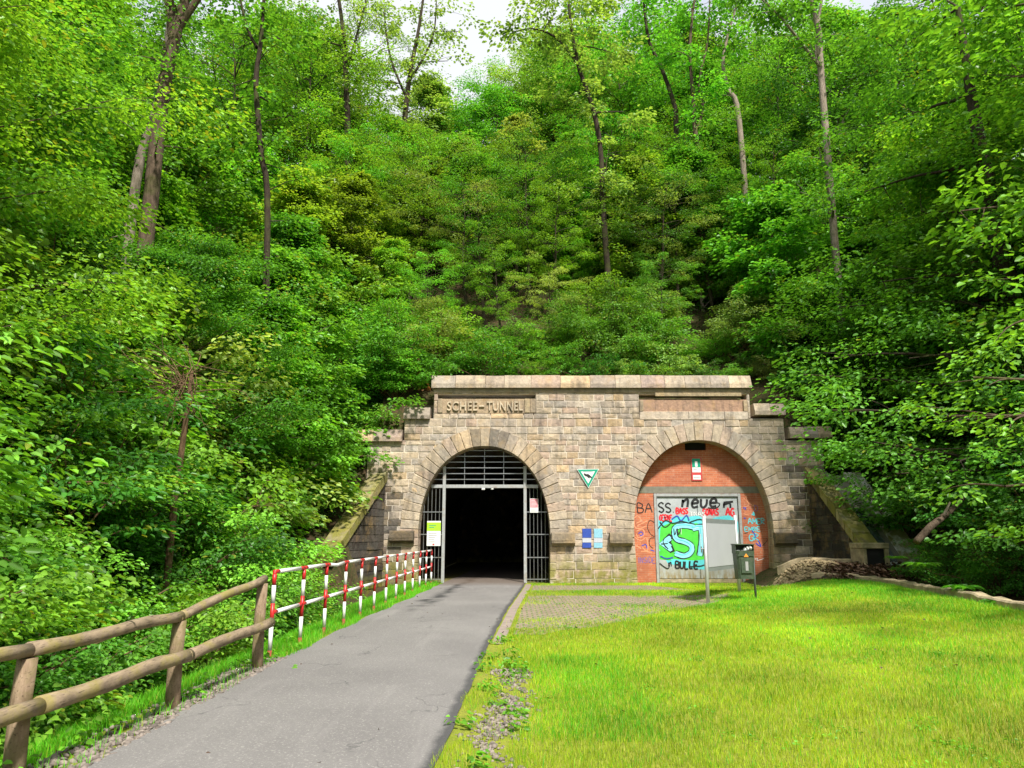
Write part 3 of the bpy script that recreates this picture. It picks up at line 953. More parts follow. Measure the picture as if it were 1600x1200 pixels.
mb = MB(); mb.box(A2['cx']-hw2(lz0)+.0, A2['cx']+hw2(lz0), BY-.012, BY+.2, lz0+.003, lz1-.003); mb.build('lintel', [M['concrete']], infill)
mb = MB(); mb.box(vx0, vx1, BY+.12, BY+.18, vz0, vz1); mb.build('vent_opening', [M['black']], infill)

door = thing('steel_double_door', ((dx0+dx1)/2, BY, 0), 'grey steel double door covered in cyan and green graffiti in the right arch', 'door')
fw = .10
mb = MB()
mb.box(dx0+.005, dx0+fw, BY-.04, BY+.1, .0, dz1-.006, ch=.006); mb.box(dx1-fw, dx1-.005, BY-.04, BY+.1, .0, dz1-.006, ch=.006)
mb.box(dx0+fw+.002, dx1-fw-.002, BY-.04, BY+.1, dz1-.11, dz1-.006, ch=.006)
mb.build('door_frame', [M['greysteel']], door)
dm = (dx0+dx1)/2
dy = BY + .02
for (a_, b_) in ((dx0+fw+.02, dm-.008), (dm+.008, dx1-fw-.02)):
    mb = MB(); mb.box(a_, b_, dy, dy+.06, .14, dz1-.135, ch=.006); mb.build('door_leaf', [M['door']], door)
mb = MB(); mb.box(dx0+fw, dx1-fw, dy+.065, dy+.09, .0, dz1-.11); mb.box(dx0+fw+.01, dx1-fw-.01, dy-.03, dy+.06, .0, .12, ch=.01); mb.build('threshold', [M['mudstone']], door)
mb = MB(); mb.box(dm+.05, dm+.09, dy-.035, dy-.002, 1.05, 1.25, ch=.005); mb.tube([(dm+.07, dy-.03, 1.17), (dm+.20, dy-.03, 1.17)], .012, 6); mb.build('door_handle', [M['galv']], door)

# graffiti: ribbons and shapes of paint, a few tenths of a millimetre apart
LETTER = {
 'A': [[(0,0),(.45,1),(.9,0)], [(.18,.38),(.72,.38)]], 'B': [[(0,0),(0,1),(.55,.95),(.65,.75),(.5,.55),(0,.52)], [(0,.52),(.6,.48),(.75,.25),(.55,.02),(0,0)]],
 'S': [[(.75,.85),(.45,1),(.1,.85),(.12,.62),(.6,.42),(.72,.2),(.45,0),(.05,.12)]], 'N': [[(0,0),(.05,1),(.65,.05),(.7,1)]],
 'E': [[(.7,1),(0,1),(0,0),(.7,0)], [(0,.5),(.55,.52)]], 'e': [[(.05,.42),(.65,.46),(.55,.75),(.25,.78),(.03,.45),(.2,.05),(.7,.1)]],
 'U': [[(0,1),(.02,.25),(.3,0),(.62,.2),(.68,1)]], 'u': [[(0,.8),(.05,.2),(.3,.0),(.6,.25),(.62,.8)]], 'T': [[(0,1),(.9,.98)], [(.45,1),(.42,0)]], 'n': [[(0,0),(.02,.75),(.05,.5),(.4,.8),(.55,.6),(.55,0)]],
 'G': [[(.75,.85),(.4,1),(.05,.6),(.15,.12),(.5,0),(.75,.2),(.75,.45),(.45,.45)]], 'R': [[(0,0),(0,1),(.6,.9),(.6,.6),(0,.5),(.7,0)]], 'L': [[(0,1),(0,0),(.6,0)]],
 'I': [[(.1,0),(.12,1)]], 'D': [[(0,0),(0,1),(.5,.9),(.7,.5),(.5,.08),(0,0)]], 'O': [[(.35,1),(.05,.7),(.05,.3),(.35,0),(.68,.3),(.68,.7),(.35,1)]],
 'M': [[(0,0),(.08,1),(.42,.3),(.78,1),(.85,0)]], '.': [[(.1,.0),(.16,.05)]], ',': [[(.15,.05),(.05,-.2)]], ' ': [],
}
KD = [0]
def smooth_line(P_, n=4):
    if len(P_) < 3: return P_
    out = []
    for k in range(len(P_)-1):
        p0, p1, p2, p3 = P_[max(k-1, 0)], P_[k], P_[k+1], P_[min(k+2, len(P_)-1)]
        for j in range(n):
            t_ = j/n
            out.append(tuple(.5*((2*p1[i]) + (-p0[i]+p2[i])*t_ + (2*p0[i]-5*p1[i]+4*p2[i]-p3[i])*t_*t_ + (-p0[i]+3*p1[i]-3*p2[i]+p3[i])*t_**3) for i in (0, 1)))
    return out + [P_[-1]]
def ribbon(mb, P_, wd, y, mi=0, smooth=True):
    """P_ in (x, z) world, strip of paint facing the viewer"""
    if smooth: P_ = smooth_line(P_)
    KD[0] += 1
    yy_ = y - .0008 - (KD[0] % 40)*.0001
    vs = []
    for k, p in enumerate(P_):
        q0, q1 = P_[max(k-1, 0)], P_[min(k+1, len(P_)-1)]
        dx, dz = q1[0]-q0[0], q1[1]-q0[1]; L_ = math.hypot(dx, dz) or 1e-6
        ww = wd*.5*random.uniform(.9, 1.1)
        vs += [(p[0]-dz/L_*ww, yy_, p[1]+dx/L_*ww), (p[0]+dz/L_*ww, yy_, p[1]-dx/L_*ww)]
    mb.add(vs, [(2*k, 2*k+1, 2*k+3, 2*k+2) for k in range(len(P_)-1)], mi)
def word(mb, s_, x0, x1, z0, z1, wd, y, mi=0, slant=.0, jit=.05):
    adv = {'I': .5, '.': .45, ',': .4, ' ': .5, 'M': 1.1, 'A': 1.1, 'T': 1.1}
    tot = sum(adv.get(ch_, .95) for ch_ in s_)
    x = 0
    for ch_ in s_:
        dz = random.uniform(-jit, jit)
        for st in LETTER[ch_]:
            P_ = []
            for (a_, b_) in st:
                P_.append((x0 + (x + a_ + slant*b_)/tot*(x1-x0), z0 + (b_ + dz + random.uniform(-.03, .03))*(z1-z0)))
            ribbon(mb, P_, wd, y, mi)
        x += adv.get(ch_, .95)
def poly(mb, P_, y, k, mi=0):
    mb.add([(p[0], y - .0004*k, p[1]) for p in P_], [tuple(range(len(P_)))], mi)

# zoomed drawing coordinates (crop of the photo at 4.8x) -> door plane
def zc_(x, y, Yp): q = at(960 + x/4.8, 680 + y/4.8, Yp); return (q.x, q.z)
yd = dy - .001
def Q(*pts, Yp=None): return [zc_(a_, b_, Yp or yd) for a_, b_ in pts]
def inpanel(P_, m=.03): # keep paint on the two leaves
    return [(min(max(p[0], dx0+fw+.03), dx1-fw-.03), min(max(p[1], .16), dz1-.15)) for p in P_]
mb = MB()
# colour fields: 0 cyan 1 palecyan 2 green 3 black 4 red 5 blue 6 white
poly(mb, inpanel(Q((330,640),(380,600),(440,625),(470,610),(560,612),(620,600),(700,640),(760,615),(860,600),(930,650),(930,720),(880,1000),(700,1010),(560,1000),(400,960),(335,860))), yd, 3, 0)
poly(mb, inpanel(Q((345,690),(420,655),(500,668),(620,660),(700,700),(720,800),(690,930),(600,940),(470,930),(380,925),(330,850))), yd, 5, 2)
poly(mb, inpanel(Q((325,870),(380,860),(430,940),(380,935),(340,930))), yd, 6, 2)
poly(mb, inpanel(Q((318,815),(410,735),(440,760),(425,800),(455,870),(420,885))), yd, 7, 3)
poly(mb, inpanel(Q((335,815),(405,750),(425,765),(412,805),(436,862),(418,872))), yd, 8, 1)
# letters S and T: wide strokes with a black edge
STK = [[(598,690),(530,678),(462,690),(450,740),(470,782),(530,800),(578,832),(572,880),(520,905),(455,885)], [(585,700),(640,690),(705,692)], [(650,700),(655,770),(648,840),(640,905)], [(700,760),(740,755)], [(420,770),(385,800),(418,838)]]
for st in STK: ribbon(mb, inpanel(Q(*st)), .235, yd-.0055, 3)
for st in STK: ribbon(mb, inpanel(Q(*st)), .165, yd-.0100, 1)
for st in STK[:3]: ribbon(mb, inpanel(Q(*[(a_-8, b_-7) for a_, b_ in st])), .03, yd-.0145, 0)
poly(mb, inpanel(Q((700,650),(900,640),(890,700),(760,720),(780,900),(700,930))), yd, 4, 1)
for L_ in ([(325,700),(380,640),(440,660),(500,645),(560,660)], [(560,655),(640,630),(700,660)], [(335,960),(400,1000),(420,950)], [(700,960),(650,980),(560,985)], [(445,700),(450,750)], [(455,745),(470,700),(480,745),(500,700)],
           [(340,650),(380,690),(430,650)], [(350,815),(400,812)]):
    ribbon(mb, inpanel(Q(*L_)), .035, yd-.0150, 3)
for L_ in ([(430,630),(470,605),(500,640),(540,600),(560,640)], [(345,905),(390,925),(440,915)]): ribbon(mb, inpanel(Q(*L_)), .04, yd-.0150, 5)
for L_ in ([(600,700),(630,690)], [(500,700),(500,745)], [(645,740),(648,860)]): ribbon(mb, inpanel(Q(*L_)), .014, yd-.0192, 6)
X_ = lambda a_: zc_(a_, 700, yd)[0]
Zz = lambda b_: zc_(600, b_, yd)[1]
word(mb, 'SS.', X_(335), X_(465), Zz(580), Zz(510), .055, yd-.002, 3)
word(mb, 'neue', X_(515), X_(790), Zz(540), Zz(462), .085, yd-.002, 3, .15)
word(mb, 'n', X_(830), X_(915), Zz(545), Zz(500), .07, yd-.002, 3)
ribbon(mb, Q((818,505),(890,498)), .07, yd-.003, 3)
ribbon(mb, Q((740,500),(790,515),(760,548),(700,545)), .045, yd-.002, 3)
word(mb, 'GERNE', X_(340), X_(440), Zz(640), Zz(600), .05, yd-.002, 4, .1)
word(mb, 'BASS', X_(468), X_(560), Zz(590), Zz(548), .055, yd-.002, 4, .1)
word(mb, 'SONAS', X_(668), X_(790), Zz(600), Zz(552), .055, yd-.002, 4, .1)
word(mb, 'AG.', X_(842), X_(922), Zz(602), Zz(548), .06, yd-.002, 4, .1)
word(mb, 'TNAS', X_(570), X_(690), Zz(606), Zz(576), .02, yd-.008, 6)
word(mb, 'BULLE', X_(445), X_(620), Zz(1000), Zz(948), .06, yd-.004, 3, .1)
word(mb, 'n', X_(395), X_(430), Zz(985), Zz(945), .03, yd-.004, 3)
mb.build('graffiti', [M['cyanpaint'], M['palecyan'], M['greenpaint'], M['blackpaint'], M['redpaint'], M['bluepaint'], M['whitepaint']], door)

yb = BY - .001
mb = MB()
XB = lambda a_: zc_(a_, 700, yb)[0]
ZB = lambda b_: zc_(600, b_, yb)[1]
word(mb, 'BA', XB(178), XB(300), ZB(582), ZB(512), .04, yb, 3)
for L_ in ([(300,655),(265,640),(248,690),(270,740),(300,760)], [(300,770),(268,775),(262,820),(290,850)]): ribbon(mb, Q(*L_, Yp=yb), .022, yb, 3)
for L_ in ([(150,620),(175,605),(200,640),(165,660)], [(150,640),(155,690),(190,700),(240,680)], [(165,720),(210,705),(225,740),(180,770),(165,740)], [(150,765),(200,790),(240,770),(250,860),(200,870)], [(170,680),(250,640)], [(280,880),(240,870),(210,840)], [(150,820),(200,850)]):
    ribbon(mb, Q(*L_, Yp=yb), .026, yb, 7)
for L_ in ([(180,740),(200,725),(215,745),(190,755)], [(205,830),(235,820),(245,850)], [(270,860),(300,870)]): ribbon(mb, Q(*L_, Yp=yb), .035, yb, 5)
word(mb, 'INSIDE', XB(172), XB(304), ZB(958), ZB(915), .022, yb, 8)
word(mb, 'AMER', XB(1005), XB(1135), ZB(665), ZB(625), .032, yb, 0)
word(mb, 'EMRE', XB(978), XB(1100), ZB(722), ZB(690), .03, yb, 0)
word(mb, 'GR', XB(1005), XB(1085), ZB(790), ZB(740), .035, yb, 0)
for L_ in ([(1030,715),(1050,740),(1060,770)], [(1080,790),(1098,835),(1060,810)], [(970,620),(985,625)], [(965,548),(985,540),(980,560)]): ribbon(mb, Q(*L_, Yp=yb), .04, yb, 5)
ribbon(mb, Q((1040,575),(1050,600),(1030,590), Yp=yb), .05, yb, 0)
for L_ in ([(1110,830),(1145,790),(1140,770)], [(968,740),(1000,730)]): ribbon(mb, Q(*L_, Yp=yb), .02, yb, 3)
for L_ in ([(968,470),(1010,520),(975,540)], [(985,455),(1000,500),(1040,530)], [(1040,520),(1060,560)], [(970,590),(1010,600)]): ribbon(mb, Q(*L_, Yp=yb), .022, yb, 7)
word(mb, 'D.', XB(1062), XB(1110), ZB(570), ZB(528), .02, yb, 8)
ribbon(mb, Q((1050,930),(1075,925),(1070,940),(1120,925), Yp=yb), .02, yb, 6)
mb.build('graffiti', [M['cyanpaint'], M['palecyan'], M['greenpaint'], M['blackpaint'], M['redpaint'], M['bluepaint'], M['whitepaint'], M['orangepaint'], M['violetpaint']], infill)

q = sxz(1080, 1096.5, 715, 751, BY-.03)
es = sign('emergency_sign', *q, BY-.03, 'red backed green and white emergency sign on the bricks above the double door', 'sign',
     [('green_field', .10, .90, .58, .96, M['signgreen'], .003), ('white_field', .10, .90, .36, .575, M['signwhite'], .003), ('lower_plate', .14, .86, .05, .24, M['signwhite'], .003),
      ('pictogram', .38, .62, .60, .84, M['signwhite'], .006), ('text_lines', .2, .8, .42, .53, M['signgrey'], .006), ('text_lines', .2, .8, .10, .19, M['signgrey'], .006)], back=M['signred'])

# triangle sign
ty = D - .06
def tri(f_): 
    c_ = at(918.5, 743, ty)
    P_ = [at(902, 733.5, ty), at(935.5, 733, ty), at(919.5, 762, ty)]
    return [(c_.x + (p.x-c_.x)*f_, c_.z + (p.z-c_.z)*f_) for p in P_]
tr = thing('triangle_sign', (at(918, 743, ty).x, ty, PZ(762)), 'white triangular nature sign with green border and black bird between the arches', 'sign')
def trip(name, f_, y0, y1, m_):
    mb = MB(); P_ = tri(f_)
    mb.hexa([(p[0], y1, p[1]) for p in P_], [(p[0], y0, p[1]) for p in P_]); return mb.build(name, [m_], tr)
trip('panel', 1.04, ty, ty+.015, M['signwhite']); trip('green_border', .97, ty-.004, ty-.001, M['signgreen']); trip('white_field', .66, ty-.008, ty-.005, M['signwhite'])
mb = MB()
bird = [(912.5,739),(914.5,740.2),(917,741),(918.5,740.4),(921,742),(924.5,745),(925.5,747.5),(922.5,746.6),(920.5,746.2),(921.5,748.4),(919.3,746.8),(916.8,744.6),(914.6,744.2),(912.2,741.8)]
B_ = [at(a_, b_, ty) for a_, b_ in bird]
mb.hexa([(p.x, ty-.009, p.z) for p in B_], [(p.x, ty-.012, p.z) for p in B_])
mb.build('bird_emblem', [M['blackpaint']], tr)
mb = MB()
for a_, b_, c_ in ((911, 926, 737.2),):
    mb.box(at(a_, c_, ty).x, at(b_, c_, ty).x, ty-.011, ty-.009, at(800, c_+.35, ty).z, at(800, c_-.35, ty).z)
mb.build('text_line', [M['signgrey']], tr)

for (a_, b_, m1, lb, top) in ((910, 924, 'darkblue', 'dark blue trail mark with pale band painted on the wall between the arches', 826), (928, 941.5, 'lightblue', 'light blue trail mark with pale band beside the dark blue one', 826)):
    y = D - .045
    tm = thing('trail_mark', (at(a_, 840, y).x, y, at(a_, 856, y).z), lb, 'trail mark', 'painted trail marks on the pier between the arches')
    for (c_, d_, mm, nm) in ((826, 840.2, m1, 'upper_field'), (840.6, 847.6, 'paleblue', 'middle_band'), (848, 856, m1, 'lower_field')):
        mb = MB(); x0, x1, z0, z1 = sxz(a_, b_, c_, d_, y); mb.box(x0, x1, y, y+.02, z0, z1, ch=.002); mb.build(nm, [M[mm]], tm)

# ------------------------------------------------------------------ red and white railing
rail = thing('tube_railing', (-3.0, 18, 0), 'red and white striped tube railing leading to the tunnel gate', 'railing')
def rx(y): return -3.21 + (y-10.3)*.0318
RM = [M['red'], M['white'], M['rust']]
NP = 13
for k in range(NP):
    y = 10.3 + k*1.283; x = rx(y)
    mb = MB()
    lo = h(x, y) - .1
    cuts = [1.105, .955, .72, .42, .12, lo]
    ms = [0, 1, 0, 1, 2]
    lean = random.uniform(-.012, .012)
    for j in range(5):
        mb.tube([(x+lean*cuts[j], y, cuts[j]), (x+lean*cuts[j+1], y, cuts[j+1])], .028, 10, ms[j])
    mb.build('post', RM, rail, smooth=True)
for (zr, nm) in ((1.13, 'top_rail'), (.60, 'middle_rail')):
    mb = MB()
    for k in range(NP-1):
        y0 = 10.3 + k*1.283; y1 = y0 + 1.283
        sg = -.03 if (k == 2 and zr > 1) else 0
        def P3(f_): y = y0 + (y1-y0)*f_; return (rx(y), y, zr + sg*math.sin(math.pi*f_)**2*(1 if f_ > .4 else .5))
        mb.tube([P3(0), P3(.13)], .028, 10, 0); mb.tube([P3(.13), P3(.5), P3(.87)], .0275, 10, 1); mb.tube([P3(.87), P3(1)], .028, 10, 0)
    if zr > 1:
        mb.tube([(rx(10.3), 10.3, 1.10), (rx(10.3), 10.3+.02, 1.118), (rx(10.33), 10.35, 1.13)], .0255, 10, 0)
    mb.build(nm, RM, rail, smooth=True)

# ------------------------------------------------------------------ wooden fence
wf = thing('wooden_fence', (-3.3, 6.5, 0), 'weathered round timber fence with two rails left of the path', 'fence')
WP = [(-3.46, 3.2, .86, .44), (-3.36, 5.4, .82, .455), (-3.25, 7.54, .84, .48), (-3.17, 9.7, 1.06, .53)]
for (x, y, zt_, zl_) in WP:
    mb = MB()
    g0 = h(x, y) - .15
    mb.tube([(x+.01, y, g0), (x, y, .2), (x-.005, y, .5), (x+.005, y, zt_-.045)], [.072, .069, .067, .064], 14, jit=.02)
    mb.build('post', [M['woodend']], wf, smooth=True)
for (kk, nm, rr, off) in ((2, 'top_rail', .048, -.0), (3, 'lower_rail', .058, .115)):
    for k in range(len(WP)-1):
        A_, B_ = WP[k], WP[k+1]
        pts = []; rd = []
        ext = .06
        for j in range(9):
            f_ = -ext/2.2 + (1+2*ext/2.2)*j/8 if k == 2 else j/8
            pts.append((A_[0] + (B_[0]-A_[0])*f_ + off + .008*math.sin(j*1.7+k), A_[1] + (B_[1]-A_[1])*f_, A_[kk] + (B_[kk]-A_[kk])*f_ + .010*math.sin(j*1.1+k*2)))
            rd.append(rr*(1 + .06*math.sin(j*2.3+k)) * (1.06 if k % 2 else 1))
        mb = MB(); mb.tube(pts, rd, 16, jit=.012)
        mb.build(nm, [M['wood']], wf, smooth=True)

# ------------------------------------------------------------------ info board, bin
bl = Vector((at(1106, 930, 18.8).x, 18.8, 0)); brp = Vector((at(1154, 900, 21.2).x, 21.2, 0))
ib = thing('information_board', (bl.x, bl.y, h(bl.x, bl.y)), 'blank grey information board between two steel posts on the lawn', 'information board')
zt_l, zt_r = at(1103, 806, 18.8).z, at(1150, 805, 21.2).z
for p, zt_ in ((bl, zt_l), (brp, zt_r)):
    mb = MB(); mb.tube([(p.x, p.y, h(p.x, p.y)-.2), (p.x, p.y, zt_)], .045, 14); mb.build('post', [M['postgalv']], ib, smooth=True)
d_ = (brp-bl); Ld = d_.length; d_.normalize(); nr = Vector((-d_.y, d_.x, 0))
if nr.y > 0: nr = -nr
def slab(mb, s0, s1, za0, zb0, za1, zb1, o0, o1, mi=0):
    def W(s_, o, z_): q = bl + d_*s_ + nr*o; return (q.x, q.y, z_)
    mb.hexa([W(s0, o0, za0), W(s1, o0, zb0), W(s1, o1, zb0), W(s0, o1, za0)], [W(s0, o0, za1), W(s1, o0, zb1), W(s1, o1, zb1), W(s0, o1, za1)], mi)
zA, zB = zt_l - .06, zt_l - .06
zC = at(1109, 893, 18.9).z
mb = MB(); slab(mb, .05, Ld-.05, zC, zC, zA, zB, -.02, .02); mb.build('frame', [M['boardframe']], ib)
mb = MB(); slab(mb, .12, Ld-.12, zC+.10, zC+.10, zA-.12, zB-.12, .0205, .028); mb.build('panel', [M['board']], ib)

bx0 = at(1162, 880, 19.0).x; by = 19.0; bzg = h(bx0, by)
bn_ = thing('litter_bin', (bx0, by, bzg), 'dark green metal litter bin with stickers on a post behind the lawn', 'litter bin')
zb0, zb1 = at(1160, 904, by).z, at(1160, 852, by).z
mb = MB()
hw_, dp = .22, .17
body = [(-hw_, -dp), (-hw_+.05, -dp-.05), (hw_-.05, -dp-.05), (hw_, -dp), (hw_, dp), (-hw_, dp)]
mb.hexa([(bx0+a_*.88, by+b_*.88, zb0) for a_, b_ in body], [(bx0+a_, by+b_, zb1-.13) for a_, b_ in body])
mb.build('bin_body', [M['bingreen']], bn_)
mb = MB()
for a_ in (-hw_-.012, hw_+.002): mb.box(bx0+a_, bx0+a_+.01, by-dp+.02, by+dp, zb1-.20, zb1+.01)
mb.box(bx0-hw_-.03, bx0+hw_+.03, by-dp-.01, by+dp+.02, zb1+.012, zb1+.035, ch=.005)
mb.box(bx0-hw_, bx0+hw_, by+dp-.012, by+dp-.002, zb1-.12, zb1+.01)
mb.build('hood', [M['bingreen']], bn_)
mb = MB(); mb.box(bx0-.13, bx0+.13, by-dp-.062, by-dp-.052, zb0+.14, zb1-.3, ch=.003); mb.box(bx0-hw_*.9, bx0+hw_*.9, by-dp-.066, by-dp-.052, zb1-.26, zb1-.22); mb.build('front_panel', [M['bingreen']], bn_)
mb = MB(); mb.box(bx0-.03, bx0+.04, by-dp-.068, by-dp-.064, zb0+.2, zb0+.42); mb.build('sticker', [M['signgrey']], bn_)
mb = MB(); mb.add([(bx0-.06, by-dp-.07, zb1-.28), (bx0+.06, by-dp-.07, zb1-.28), (bx0+.0, by-dp-.07, zb1-.19)], [(0, 1, 2)]); mb.build('warning_sticker', [plain('orange_sticker', (.75, .28, .03), .5)], bn_)
mb = MB(); mb.tube([(bx0+hw_+.035, by+.02, bzg-.2), (bx0+hw_+.035, by+.02, zb1-.05)], .028, 10); mb.build('post', [plain('dark_steel', (.10, .11, .11), .5, .4)], bn_, smooth=True)
mb = MB()
for k in range(7):
    c_ = Vector((bx0+.10+random.uniform(-.08, .08), by-.10+random.uniform(-.05, .05), zb1-.09+random.uniform(-.03, .05)))
    n_ = 7; vs = []
    for i_ in range(n_):
        for j_ in range(n_):
            th, ph = math.pi*(i_)/(n_-1), 2*math.pi*j_/n_
            r_ = random.uniform(.035, .06)
            vs.append(c_ + Vector((r_*math.sin(th)*math.cos(ph), r_*math.sin(th)*math.sin(ph), r_*math.cos(th))))
    mb.add(vs, [(i_*n_+j_, i_*n_+(j_+1) % n_, (i_+1)*n_+(j_+1) % n_, (i_+1)*n_+j_) for i_ in range(n_-1) for j_ in range(n_)], k % 3)
tag(mb.build('crumpled_rubbish', [M['white'], M['paleblue'], M['darkblue']]), 'crumpled white and blue rubbish bulging out of the bin mouth', 'rubbish')

# ------------------------------------------------------------------ right-hand corner: channel, culvert, kerb wall, soil
cul = thing('concrete_channel', (11.6, 24.3, .8), 'mossy concrete slope with a shiny metal water channel beside the right wing wall', 'water channel')
def slope_slab(name, xa0, xa1, xb0, xb1, ya, za, yb_, zb_, th, mt, parent, dz=0):
    """a = upper end, b = lower end"""
    mb = MB()
    mb.hexa([(xa0, ya, za-th+dz), (xb0, yb_, zb_-th+dz), (xb1, yb_, zb_-th+dz), (xa1, ya, za-th+dz)],
            [(xa0, ya, za+dz), (xb0, yb_, zb_+dz), (xb1, yb_, zb_+dz), (xa1, ya, za+dz)])
    return mb.build(name, [M[mt]], parent)
UA, ZA, UB, ZB_ = 26.2, 3.85, 23.9, .95
slope_slab('channel_bed', 11.02, 11.7, 11.65, 12.35, UA, ZA-.15, UB, ZB_-.15, .4, 'concrete', cul)
slope_slab('channel_side', 11.7, 12.3, 12.35, 13.0, UA, ZA-.15, UB, ZB_-.15, .3, 'mossstone', cul, .12)
slope_slab('channel_wall', 11.02, 11.10, 11.65, 11.73, UA, ZA-.15, UB, ZB_-.15, .1, 'concrete', cul, .16)
M['wetmetal'] = plain('wet_metal_sheet', (.24, .27, .31), .22, .8, .15, 5)
slope_slab('metal_sheet', 11.35, 11.72, 11.72, 12.08, 25.1, 2.62-.145, UB-.1, .80+.01, .03, 'wetmetal', cul, .03)
mb = MB()
mb.box(10.85, 10.95, 23.4, 24.3, .2, 1.22); mb.box(11.52, 11.64, 23.4, 24.3, .2, 1.22); mb.box(10.83, 11.66, 23.38, 24.3, 1.225, 1.40, ch=.02)
mb.build('culvert_surround', [M['mudstone']], cul)
mb = MB(); mb.box(10.955, 11.515, 23.47, 23.49, .2, 1.215); mb.build('culvert_opening', [M['black']], cul)
t = NT('foaming_water')
fo = t.noise(9, 6, .8)
t.bump(fo, 1, .05)
M['foam'] = t.fin(t.mix(t.ramp(fo, .4, .6), (.30, .33, .37), (.75, .77, .8)), .2)
# water spilling off the sheet
V_, F_ = [], []
n = 14
for i in range(n):
    for j in range(n):
        u_, v_ = i/(n-1), j/(n-1)
        V_.append((11.70 + .42*u_*(1+.25*v_) + .1*v_, 23.82 - .5*v_, .84 - .30*v_**.7 + .05*rng.uniform(-1, 1)))
for i in range(n-1):
    for j in range(n-1): F_.append((i*n+j, (i+1)*n+j, (i+1)*n+j+1, i*n+j+1))
tag(link_mesh('water', np_mesh('water', np.array(V_), np.array(F_), M['foam'], smooth=True)), kind='structure')

def rock_strip(name, pts, wd, hgt, label, cat, mat, n_per=1.2, jitter=.03):
    """low wall of rough slabs following a line; pts = (x, y); one continuous object"""
    mb = MB()
    P_ = resample(pts, .22)
    N = len(P_)
    off = offset(P_, -wd)
    tops, z0s = [], []
    joint = 0
    rows = []
    for k, (p, q) in enumerate(zip(P_, off)):
        g = min(h(p[0], p[1]), h(q[0], q[1]))
        gt = h(p[0], p[1])
        if k % 5 == 0: joint = random.uniform(-.03, .03)
        zt_ = gt + hgt + joint + random.uniform(-.012, .012)
        jx = random.uniform(-jitter, jitter)
        rows.append([(p[0]+jx, p[1]+jx, g-.5), (p[0]+jx, p[1]+jx, zt_-.03), (p[0]+(q[0]-p[0])*.12+jx, p[1]+(q[1]-p[1])*.12, zt_),
                     (p[0]+(q[0]-p[0])*.88, p[1]+(q[1]-p[1])*.88, zt_+random.uniform(-.015, .015)), (q[0]+jx, q[1]+jx, zt_-.04), (q[0], q[1], g-.5)])
    vs = [v for r in rows for v in r]
    fs = []
    for k in range(N-1):
        for j in range(6):
            fs.append((k*6+j, k*6+(j+1) % 6, (k+1)*6+(j+1) % 6, (k+1)*6+j))
    fs += [tuple(range(6)), tuple((N-1)*6+j for j in range(5, -1, -1))]
    mb.add(vs, fs, 0, (.4, .34, .22))
    return tag(mb.build(name, [mat], loc=(pts[0][0], pts[0][1], 0)), label, cat)
kp = [(float(kerb_x(y_)), y_) for y_ in np.arange(9, 22.4, .5)] + [(10.1, 22.65), (9.5, 22.85), (9.0, 22.9)]
rock_strip('kerb_wall', kp, .26, .15, 'low curved stone edging between the lawn and the dark stream bed', 'kerb wall', M['mudstone'])
rock_strip('low_stone_wall', [(11.15, 24.05), (10.3, 24.5), (9.4, 24.8), (8.7, 25.0)], .22, .30, 'low mossy stone wall in front of the right wing wall', 'low wall', M['mudstone'])

# sandy soil pile
V_, F_ = [], []
n = 44
for i in range(n):
    for j in range(n):
        u_, v_ = -1 + 2*i/(n-1), -1 + 2*j/(n-1)
        x, y = 9.3 + u_*1.3, 23.9 + v_*.9
        r_ = math.hypot(u_, v_)
        z = .26*max(0, 1-r_**1.6)*(1+.25*math.sin(u_*5+v_*3)+.15*math.sin(u_*11-v_*9)) + .055*rng.uniform(-1, 1) - .03
        V_.append((x, y, h(x, y) + z))
for i in range(n-1):
    for j in range(n-1): F_.append((i*n+j, (i+1)*n+j, (i+1)*n+j+1, i*n+j+1))
tag(link_mesh('soil_pile', np_mesh('soil_pile', np.array(V_), np.array(F_), M['sand'], smooth=True)), 'heap of sandy soil behind the litter bin at the right arch', 'soil pile')

# ------------------------------------------------------------------ leaves
def leaves_mesh_arrays(P, Nn, Dd, size, fold=.25, width=.36):
    """P points, Nn normals, Dd directions (all (n,3)), size (n,) -> six vertex folded leaves"""
    n = len(P)
    Dd = Dd / (np.linalg.norm(Dd, axis=1, keepdims=True) + 1e-9)
    S = np.cross(Dd, Nn); S /= (np.linalg.norm(S, axis=1, keepdims=True) + 1e-9)
    Nn = np.cross(S, Dd)
    L = size[:, None]
    W_ = L*width
    up = Nn*L*fold*.5
    v0 = P
    v1 = P + Dd*L*.30 + S*W_*.95 + up
    v2 = P + Dd*L*.72 + S*W_*.75 + up*.7
    v3 = P + Dd*L*1.0 - Nn*L*.10
    v4 = P + Dd*L*.72 - S*W_*.75 + up*.7
    v5 = P + Dd*L*.30 - S*W_*.95 + up
    V = np.stack([v0, v1, v2, v3, v4, v5], 1).reshape(-1, 3)
    b = (np.arange(n)*6)[:, None]
    F = np.concatenate([b + np.array([[0, 1, 2, 3]]), b + np.array([[0, 3, 4, 5]])], 1).reshape(-1, 4)
    return V, F
def rnd_dirs(n):
    d = rng.normal(size=(n, 3)); return d/np.linalg.norm(d, axis=1, keepdims=True)
